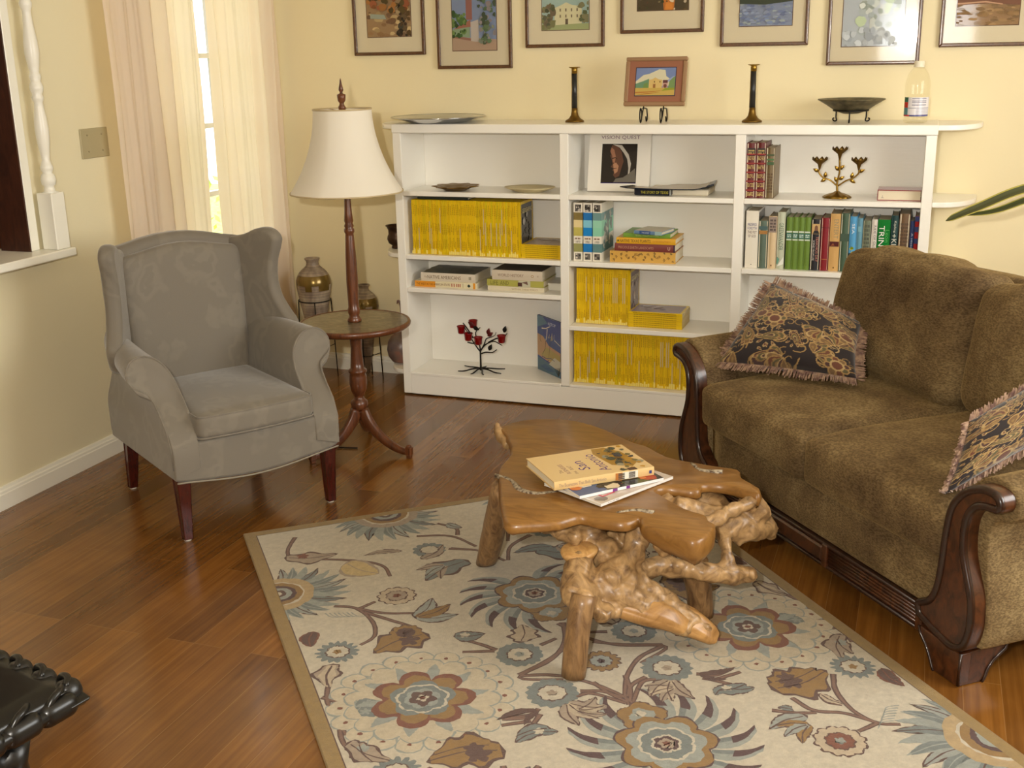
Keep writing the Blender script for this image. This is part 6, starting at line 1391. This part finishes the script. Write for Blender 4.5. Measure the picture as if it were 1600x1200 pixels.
# bark seams running across the top
M_bark = mat('bark_seam', rgb(104, 84, 62), .7); nb = noisetex(M_bark, coords(M_bark), 120, 4); r = ramp(M_bark, [(.35, rgb(70, 50, 34)), (.6, rgb(170, 156, 132))]); L(M_bark, nb, 0, r, 0); setc(M_bark, (r, 0))
for P in ([(1.108, -1.755), (1.17, -1.79), (1.215, -1.85), (1.27, -1.865), (1.32, -1.83), (1.345, -1.82)], [(1.51, -1.93), (1.55, -1.90), (1.60, -1.905)], [(1.62, -1.505), (1.66, -1.56), (1.72, -1.56)]):
    mb = MB(); tube(mb, [LC((a, b_, ZT-.0035)) for a, b_ in P], [.006, .008, .011, .009, .006, .003][:len(P)], 7, sm=3)
    for i, v in enumerate(mb.v): mb.v[i] = (v[0]+.004*noise.noise(Vector(v)*60), v[1]+.004*noise.noise(Vector(v)*55+Vector((5, 0, 0))), v[2]+.0016*noise.noise(Vector(v)*90))
    mb.obj('bark_seam', M_bark, sl)
TB = [([(1.430,-2.004,.245),(1.4442,-2.0703,.22),(1.4795,-2.1231,.185)], [.038,.036,.034]), ([(1.38,-1.92,.315),(1.46,-1.93,.26),(1.52,-1.95,.2)], [.04,.042,.045]), ([(1.5732,-1.90,.325),(1.5521,-1.94,.25),(1.50,-2.02,.2)], [.032,.032,.042]),
 ([(1.42,-2.05,.225),(1.45,-2.10,.20),(1.49,-2.13,.17)], [.03,.036,.028]), ([(1.4651,-2.03,.2),(1.56,-2.00,.155),(1.64,-1.98,.11),(1.715,-1.965,.075)], [.040,.040,.036,.018]), ([(1.53,-1.96,.2),(1.62,-1.945,.14),(1.70,-1.94,.09),(1.760,-1.93,.055)], [.038,.033,.031,.016]),
 ([(1.5153,-1.9711,.2),(1.6086,-1.8595,.19),(1.7236,-1.8345,.18),(1.79,-1.80,.165),(1.8234,-1.7677,.16)], [.034,.029,.027,.028,.024]), ([(1.7439,-1.7192,.27),(1.7777,-1.79,.21),(1.785,-1.815,.155)], [.022,.018,.022]),
 ([(1.62,-1.75,.325),(1.6657,-1.7278,.30),(1.7484,-1.698,.265),(1.8015,-1.68,.25),(1.852,-1.60,.225)], [.028,.034,.042,.042,.026]), ([(1.8069,-1.66,.325),(1.838,-1.63,.27)], [.035,.035]), ([(1.706,-1.84,.305),(1.7754,-1.77,.33),(1.8267,-1.69,.338)], [.02,.018,.016]),
 ([(1.6392,-1.928,.262),(1.625,-1.94,.32)], [.018,.028]), ([(1.22,-1.90,.325),(1.33,-1.93,.305),(1.43,-1.96,.29)], [.022,.028,.032]), ([(1.60,-1.70,.31),(1.54,-1.80,.27),(1.50,-1.90,.26)], [.04,.04,.04]), ([(1.62,-1.60,.32),(1.72,-1.64,.27),(1.75,-1.68,.24)], [.04,.045,.03]),
 ([(1.20,-1.50,.325),(1.32,-1.65,.30),(1.48,-1.82,.28)], [.03,.04,.045]), ([(1.87,-1.57,.20),(1.845,-1.60,.235)], [.022,.03]), ([(1.80,-1.70,.21),(1.79,-1.69,.25)], [.02,.035]), ([(.962,-1.355,.372),(.985,-1.375,.345),(1.03,-1.43,.325)], [.012,.016,.016])]
mb = MB()
for P, R_ in TB: tube(mb, [LC(p) for p in P], R_, 12, sm=4)
for (p, r_) in (((1.465,-2.085,.195),.042),((1.515,-2.09,.155),.030),((1.55,-1.96,.20),.040),((1.76,-1.69,.255),.044),((1.435,-2.03,.215),.036),((1.855,-1.60,.22),.028),((1.80,-1.64,.225),.026),((1.83,-1.77,.16),.024),((1.53,-2.04,.14),.026),((1.41,-1.98,.19),.024)): rbox(mb, LC(p), (r_, r_, r_*.85), r_*.85, 8, M=None)
rt_ = mb.obj('root_base', M_root, ct)
rm = rt_.modifiers.new('fuse', 'REMESH'); rm.mode = 'VOXEL'; rm.voxel_size = .0065; rm.use_smooth_shade = True
tx = bpy.data.textures.new('gnarl', 'CLOUDS'); tx.noise_scale = .035; tx.noise_depth = 4
dm = rt_.modifiers.new('gnarl', 'DISPLACE'); dm.texture = tx; dm.strength = .026; dm.mid_level = .5; dm.texture_coords = 'LOCAL'
smo = rt_.modifiers.new('smooth', 'SMOOTH'); smo.iterations = 2; smo.factor = .5
# two smooth split lobes of the big diagonal root
for P0, P1, w_, t_ in (((1.475, -2.035, .185), (1.705, -1.968, .080), .036, .026), ((1.535, -1.965, .160), (1.768, -1.928, .045), .040, .022)):
    A, B = Vector(LC(P0)), Vector(LC(P1)); d = (B-A); l = d.length; X = d.normalized(); Y = Vector((0, 0, 1)).cross(X).normalized(); Z = X.cross(Y); mid = (A+B)/2
    # turn the flat side up and towards the front
    Y2 = (Y*.80+Z*.60).normalized(); Z2 = X.cross(Y2)
    M = Matrix(((X.x, Y2.x, Z2.x, mid.x), (X.y, Y2.y, Z2.y, mid.y), (X.z, Y2.z, Z2.z, mid.z), (0, 0, 0, 1)))
    def lobe(e, u, v, q): 
        f = 1-.45*max(0, u)**2-.25*max(0, -u)**2; e.y *= f; e.z *= f; e.z += .008*math.sin(u*3.); return e
    mb = MB(); rbox(mb, (0, 0, 0), (l/2+.012, w_, t_), t_*.95, 16, (0, .004, .004), M=M, fn=lobe, wob=.004, wf=14, seed=2); mb.obj('split_root', M_split, ct)
# pale sawn end of the root knob
mb = MB(); M = Matrix.Translation(LC((1.428, -2.000, .278))) @ Matrix.Rotation(math.radians(8), 4, 'X'); lathe(mb, [(.034, -.03), (.044, -.012), (.046, -.004), (.041, .0), (0, .001)], 26, M=M, fn=lambda r, z, a: r*(1+.08*math.sin(2*a+.5)+.03*math.sin(5*a))); mb.obj('sawn_knob', M_rootlt, ct)
for nm_, P, R_ in (('front', [(1.464,-2.172,RZ),(1.470,-2.155,.12),(1.478,-2.125,.215)], [.030,.031,.032]), ('left', [(1.022,-1.625,RZ),(1.075,-1.69,.15),(1.14,-1.77,.33)], [.031,.034,.034]), ('right', [(1.705,-1.757,RZ),(1.700,-1.775,.10),(1.692,-1.80,.19)], [.034,.036,.037]), ('rear', [(1.30,-1.34,RZ),(1.30,-1.37,.17),(1.30,-1.40,.33)], [.032,.033,.034])):
    mb = MB(); tube(mb, [LC(p) for p in P], R_, 20, sm=4)
    for i, v in enumerate(mb.v): q_ = .0025*noise.noise(Vector((v[0]*30, v[1]*30, v[2]*14))); mb.v[i] = (v[0]+q_, v[1]+q_, max(.0004, v[2]))
    mb.obj('leg', M_legw, ct)
# ------------------------------------------------ books on the coffee table
def lay(lab, L0, ang, z, T, D, H, col, sp, fr, **k):
    M = Matrix.Rotation(ang, 4, 'Z') @ Matrix.Rotation(-PI/2, 4, 'Y'); off = Matrix.Rotation(ang, 4, 'Z') @ Vector((H, 0, 0))
    return book(lab, T, D, H, col, sp, fr, (L0[0]+off.x, L0[1]+off.y, z), tuple(M.to_euler()), **k)
z = ZT+.0042
f1 = [rect(rgb(196, 180, 164), 0, 0, .215, .285)]+blobs(26, (.02, .02, .2, .27), [rgb(190, 120, 110), rgb(206, 190, 176), rgb(150, 150, 150), rgb(120, 110, 104)], .026, 3)+[htx(rgb(190, 40, 50), 'D', .03, .2, .04, .05), ('t', rgb(190, 60, 60), 'O', .06, .235, .05, .04, 0)]
lay('white-edged magazine, bottom of the pile on the coffee table', (1.463, -1.914), math.atan2(.257, .139), z, .0075, .215, .288, rgb(226, 222, 216), [spt(rgb(120, 110, 110), 'HOME', .0075, .22, .26, .4)], f1, name='magazine', cat='magazine', ov=.0008, m=M_gloss)
f2 = [rect(rgb(60, 56, 50), 0, 0, .2, .27), ('p', rgb(70, 90, 130), [(0, .18), (.12, .18), (.1, .27), (0, .27)]), rect(rgb(150, 90, 50), .02, .11, .1, .18), rect(rgb(60, 74, 40), .0, .02, .08, .1)]+blobs(34, (.02, .02, .19, .26), [rgb(190, 110, 60), rgb(90, 100, 60), rgb(40, 36, 34), rgb(206, 190, 160), rgb(170, 70, 50)], .018, 4)+[rect(rgb(206, 200, 190), .11, .03, .15, .07), rect(rgb(80, 120, 170), .1, .2, .16, .225)]+[stroke(rgb(214, 206, 190), [(.07, .24), (.05, .225), (.05, .205), (.07, .195), (.085, .2)], .006), stroke(rgb(214, 206, 190), [(.12, .235), (.1, .225), (.12, .205), (.13, .2)], .005)]
lay('colourful glossy magazine with white spine, middle of the pile on the coffee table', (1.401, -1.899), math.atan2(.199, .184), z+.0088, .008, .2, .268, rgb(228, 226, 226), [rect(rgb(110, 40, 120), 0, .15, .008, .165), rect(rgb(110, 40, 120), 0, .11, .008, .122)], f2, name='magazine', cat='magazine', ov=.0008, m=M_gloss)
tc = rgb(216, 184, 128); pu = rgb(84, 56, 110)
f3 = [htx(rgb(110, 84, 70), 'The', .055, .245, .022, .011), htx(rgb(120, 84, 90), 'BUSINESSES', .045, .228, .075, .012), htx(rgb(110, 84, 70), 'that', .035, .21, .022, .010), htx(rgb(110, 84, 70), 'BUILT', .07, .21, .03, .010), htx(pu, 'San', .055, .165, .07, .032), htx(pu, 'Antonio', .028, .115, .135, .032),
  ('p', rgb(160, 120, 40), [(.03, .05), (.06, .10), (.16, .112), (.2, .10), (.2, .06), (.15, .03), (.06, .02)])]+blobs(46, (.01, .015, .2, .095), [rgb(70, 70, 50), rgb(110, 100, 60), rgb(176, 130, 40), rgb(60, 60, 66), rgb(150, 140, 110)], .009, 6)+[rect(rgb(90, 60, 40), .0, .05, .02, .075)]+[htx(rgb(60, 50, 50), 'Mendoza & Sons', .07, .05, .11, .022)]
lay('tan hardcover titled The Businesses That Built San Antonio, topmost on the coffee table', (1.327, -1.886), math.atan2(.210, .247), z+.0182, .024, .205, .298, tc, [spt(rgb(150, 124, 110), 'The Businesses That Built San Antonio', .024, .145, .285, .42), rect(rgb(176, 110, 50), .002, .098, .022, .118), rect(rgb(226, 222, 206), .002, .05, .022, .095)]+words(rgb(90, 80, 70), 5, (.003, .052, .021, .116), 4, 2)+[rect(rgb(60, 66, 120), .007, .008, .016, .016)], f3, m=M_gloss)

# ================================================================== BLACK CARVED TABLE (corner in view) and PLANT
M_blk = mat('black_lacquer', rgb(16, 15, 14), .32, coat=.1)
bt = thing('black_carved_table', 'glossy black carved table corner at the lower left edge of the photo', 'table', (.800, -3.098, .0), (0, 0, math.atan2(.2, -.98)))
# local x runs left along the back edge, local y runs toward the camera
mb = MB(); rbox(mb, (.45, .28, .382), (.44, .27, .018), .014, 12); mb.obj('tabletop', M_blk, bt)
mb = MB(); 
rim = []
for k in range(40): rim.append((.0+.9*k/39., 0.))
tube(mb, [(.9, .012, .372), (.03, .012, .372), (.008, .03, .372), (.008, .55, .372)], .014, 10)
mb.obj('moulding', M_blk, bt)
for k in range(8):
    mb = MB(); x_ = .05+k*.07; M = Matrix.Translation((x_, .014, .376)) @ Matrix.Rotation(.5, 4, 'Y'); rbox(mb, (0, .006, -.004), (.042, .026, .024), .022, 8, M=M)
    tube(mb, [(x_-.03, .03, .40), (x_-.012, .012, .404), (x_+.012, .008, .398), (x_+.028, .008, .375)], [.005, .007, .007, .004], 7, sm=3); mb.obj('carved_scroll', M_blk, bt)
for k in range(6):
    mb = MB(); y_ = .06+k*.075; rbox(mb, (.018, y_, .370), (.026, .042, .024), .022, 8); tube(mb, [(.03, y_-.03, .40), (.012, y_-.01, .404), (.008, y_+.012, .396), (.006, y_+.03, .376)], [.005, .007, .007, .004], 7, sm=3); mb.obj('carved_scroll', M_blk, bt)
mb = MB(); prism(mb, [(-.012, .372), (.05, .39), (.05, .35), (.01, .352)], .0, .05, 'y'); bevel(mb.obj('corner_point', M_blk, bt), .006, 2)
mb = MB(); box(mb, .08, .84, .08, .50, .29, .364, bev=.004); mb.obj('apron', M_blk, bt)
for x_, y_ in ((.11, .11), (.81, .11), (.11, .47), (.81, .47)):
    mb = MB(); lathe(mb, [(.022, 0), (.03, .012), (.02, .03), (.026, .08), (.04, .18), (.034, .25), (.045, .30)], 20, M=Matrix.Translation((x_, y_, 0))); mb.obj('leg', M_blk, bt)
M_lf = mat('dark_green_leaf', rgb(62, 66, 34), .35, coat=.2); M_lfe = mat('yellow_leaf_edge', rgb(170, 160, 70), .4); M_terra = mat('terracotta', rgb(150, 84, 52), .8)
px0 = Vector((3.02, -.42, 0))
st = thing('plant_stand', 'dark wooden plant stand beside the right end of the bookcase, behind the sofa', 'stand', px0)
mb = MB(); lathe(mb, [(.14, .60), (.145, .605), (.145, .62), (.14, .625)], 32); mb.obj('top', M_sofwood, st)
for k in range(3):
    a = k*2.094+.5; mb = MB(); tube(mb, [(.05*math.cos(a), .05*math.sin(a), .60), (.10*math.cos(a), .10*math.sin(a), .3), (.13*math.cos(a), .13*math.sin(a), 0)], .012, 10, sm=3); mb.obj('leg', M_sofwood, st)
pt = thing('potted_plant', 'potted plant with a long dark green yellow-edged leaf reaching in from the right', 'plant', px0+Vector((0, 0, .6255)))
mb = MB(); lathe(mb, [(.07, 0), (.085, .06), (.10, .13), (.108, .135), (.108, .155), (.095, .155), (.09, .13), (0, .125)], 32, capt=False); mb.obj('pot', M_terra, pt)
def strap(P, w, tw0, tw1, gap=False):
    """long channelled leaf; P control points relative to pot"""
    C = catmull([Vector(p) for p in P], 8); n = len(C); vs = []; fs = []; mi = []
    cols = [-1, -.78, -.3, 0, .3, .78, 1]
    for i, p in enumerate(C):
        f = i/(n-1.); T = (C[min(i+1, n-1)]-C[max(i-1, 0)]).normalized(); sd = T.cross(Vector((0, 0, 1))).normalized(); up_ = sd.cross(T); tw = tw0+(tw1-tw0)*f
        s_ = sd*math.cos(tw)+up_*math.sin(tw); u_ = up_*math.cos(tw)-sd*math.sin(tw); ww = w*math.sin(PI*min(1, (.12+.88*(1-f))**1.0*.93))**.7*(1 if f < 1 else 0)
        if f > .97: ww *= (1-f)/.03*.8+.02
        for c in cols: vs.append(p+s_*ww*c+u_*ww*(.35*abs(c)))
    m = len(cols); mbl = MB(); N0 = len(vs)
    for i in range(n-1):
        for k in range(m-1): fs.append((i*m+k, i*m+k+1, (i+1)*m+k+1, (i+1)*m+k)); mi.append(1 if k in (0, m-2) else 0)
    for f_, q in zip(fs, mi): mbl.add([vs[j] for j in f_], [(0, 1, 2, 3)], q, None, True)
    o = mbl.obj('leaf', [M_lf, M_lfe], pt)
    bm = bmesh.new(); bm.from_mesh(o.data); bmesh.ops.remove_doubles(bm, verts=bm.verts, dist=1e-5); bm.to_mesh(o.data); bm.free()
    sld = o.modifiers.new('thick', 'SOLIDIFY'); sld.thickness = .0016
for P, w, a, b_ in (([(0, 0, .13), (-.08, -.03, .38), (-.25, -.09, .46), (-.50, -.16, .435), (-.66, -.18, .368), (-.752, -.18, .325)], .020, .2, .9),
    ([(.01, .02, .13), (-.06, -.02, .34), (-.22, -.08, .44), (-.45, -.15, .415), (-.60, -.17, .36), (-.69, -.178, .345)], .015, 1.2, .5),
    ([(0, 0, .13), (.05, .05, .5), (.12, .16, .8), (.2, .2, .95)], .03, 0, .5), ([(0, 0, .13), (.1, -.06, .45), (.28, -.16, .6), (.42, -.25, .5)], .03, 0, .4), ([(0, 0, .13), (.03, -.06, .5), (.05, -.2, .8), (.06, -.3, .85)], .028, .2, .6), ([(.0, .02, .13), (.06, .04, .6), (.05, .08, .95)], .028, .3, .8)):
    strap(P, w, a, b_)
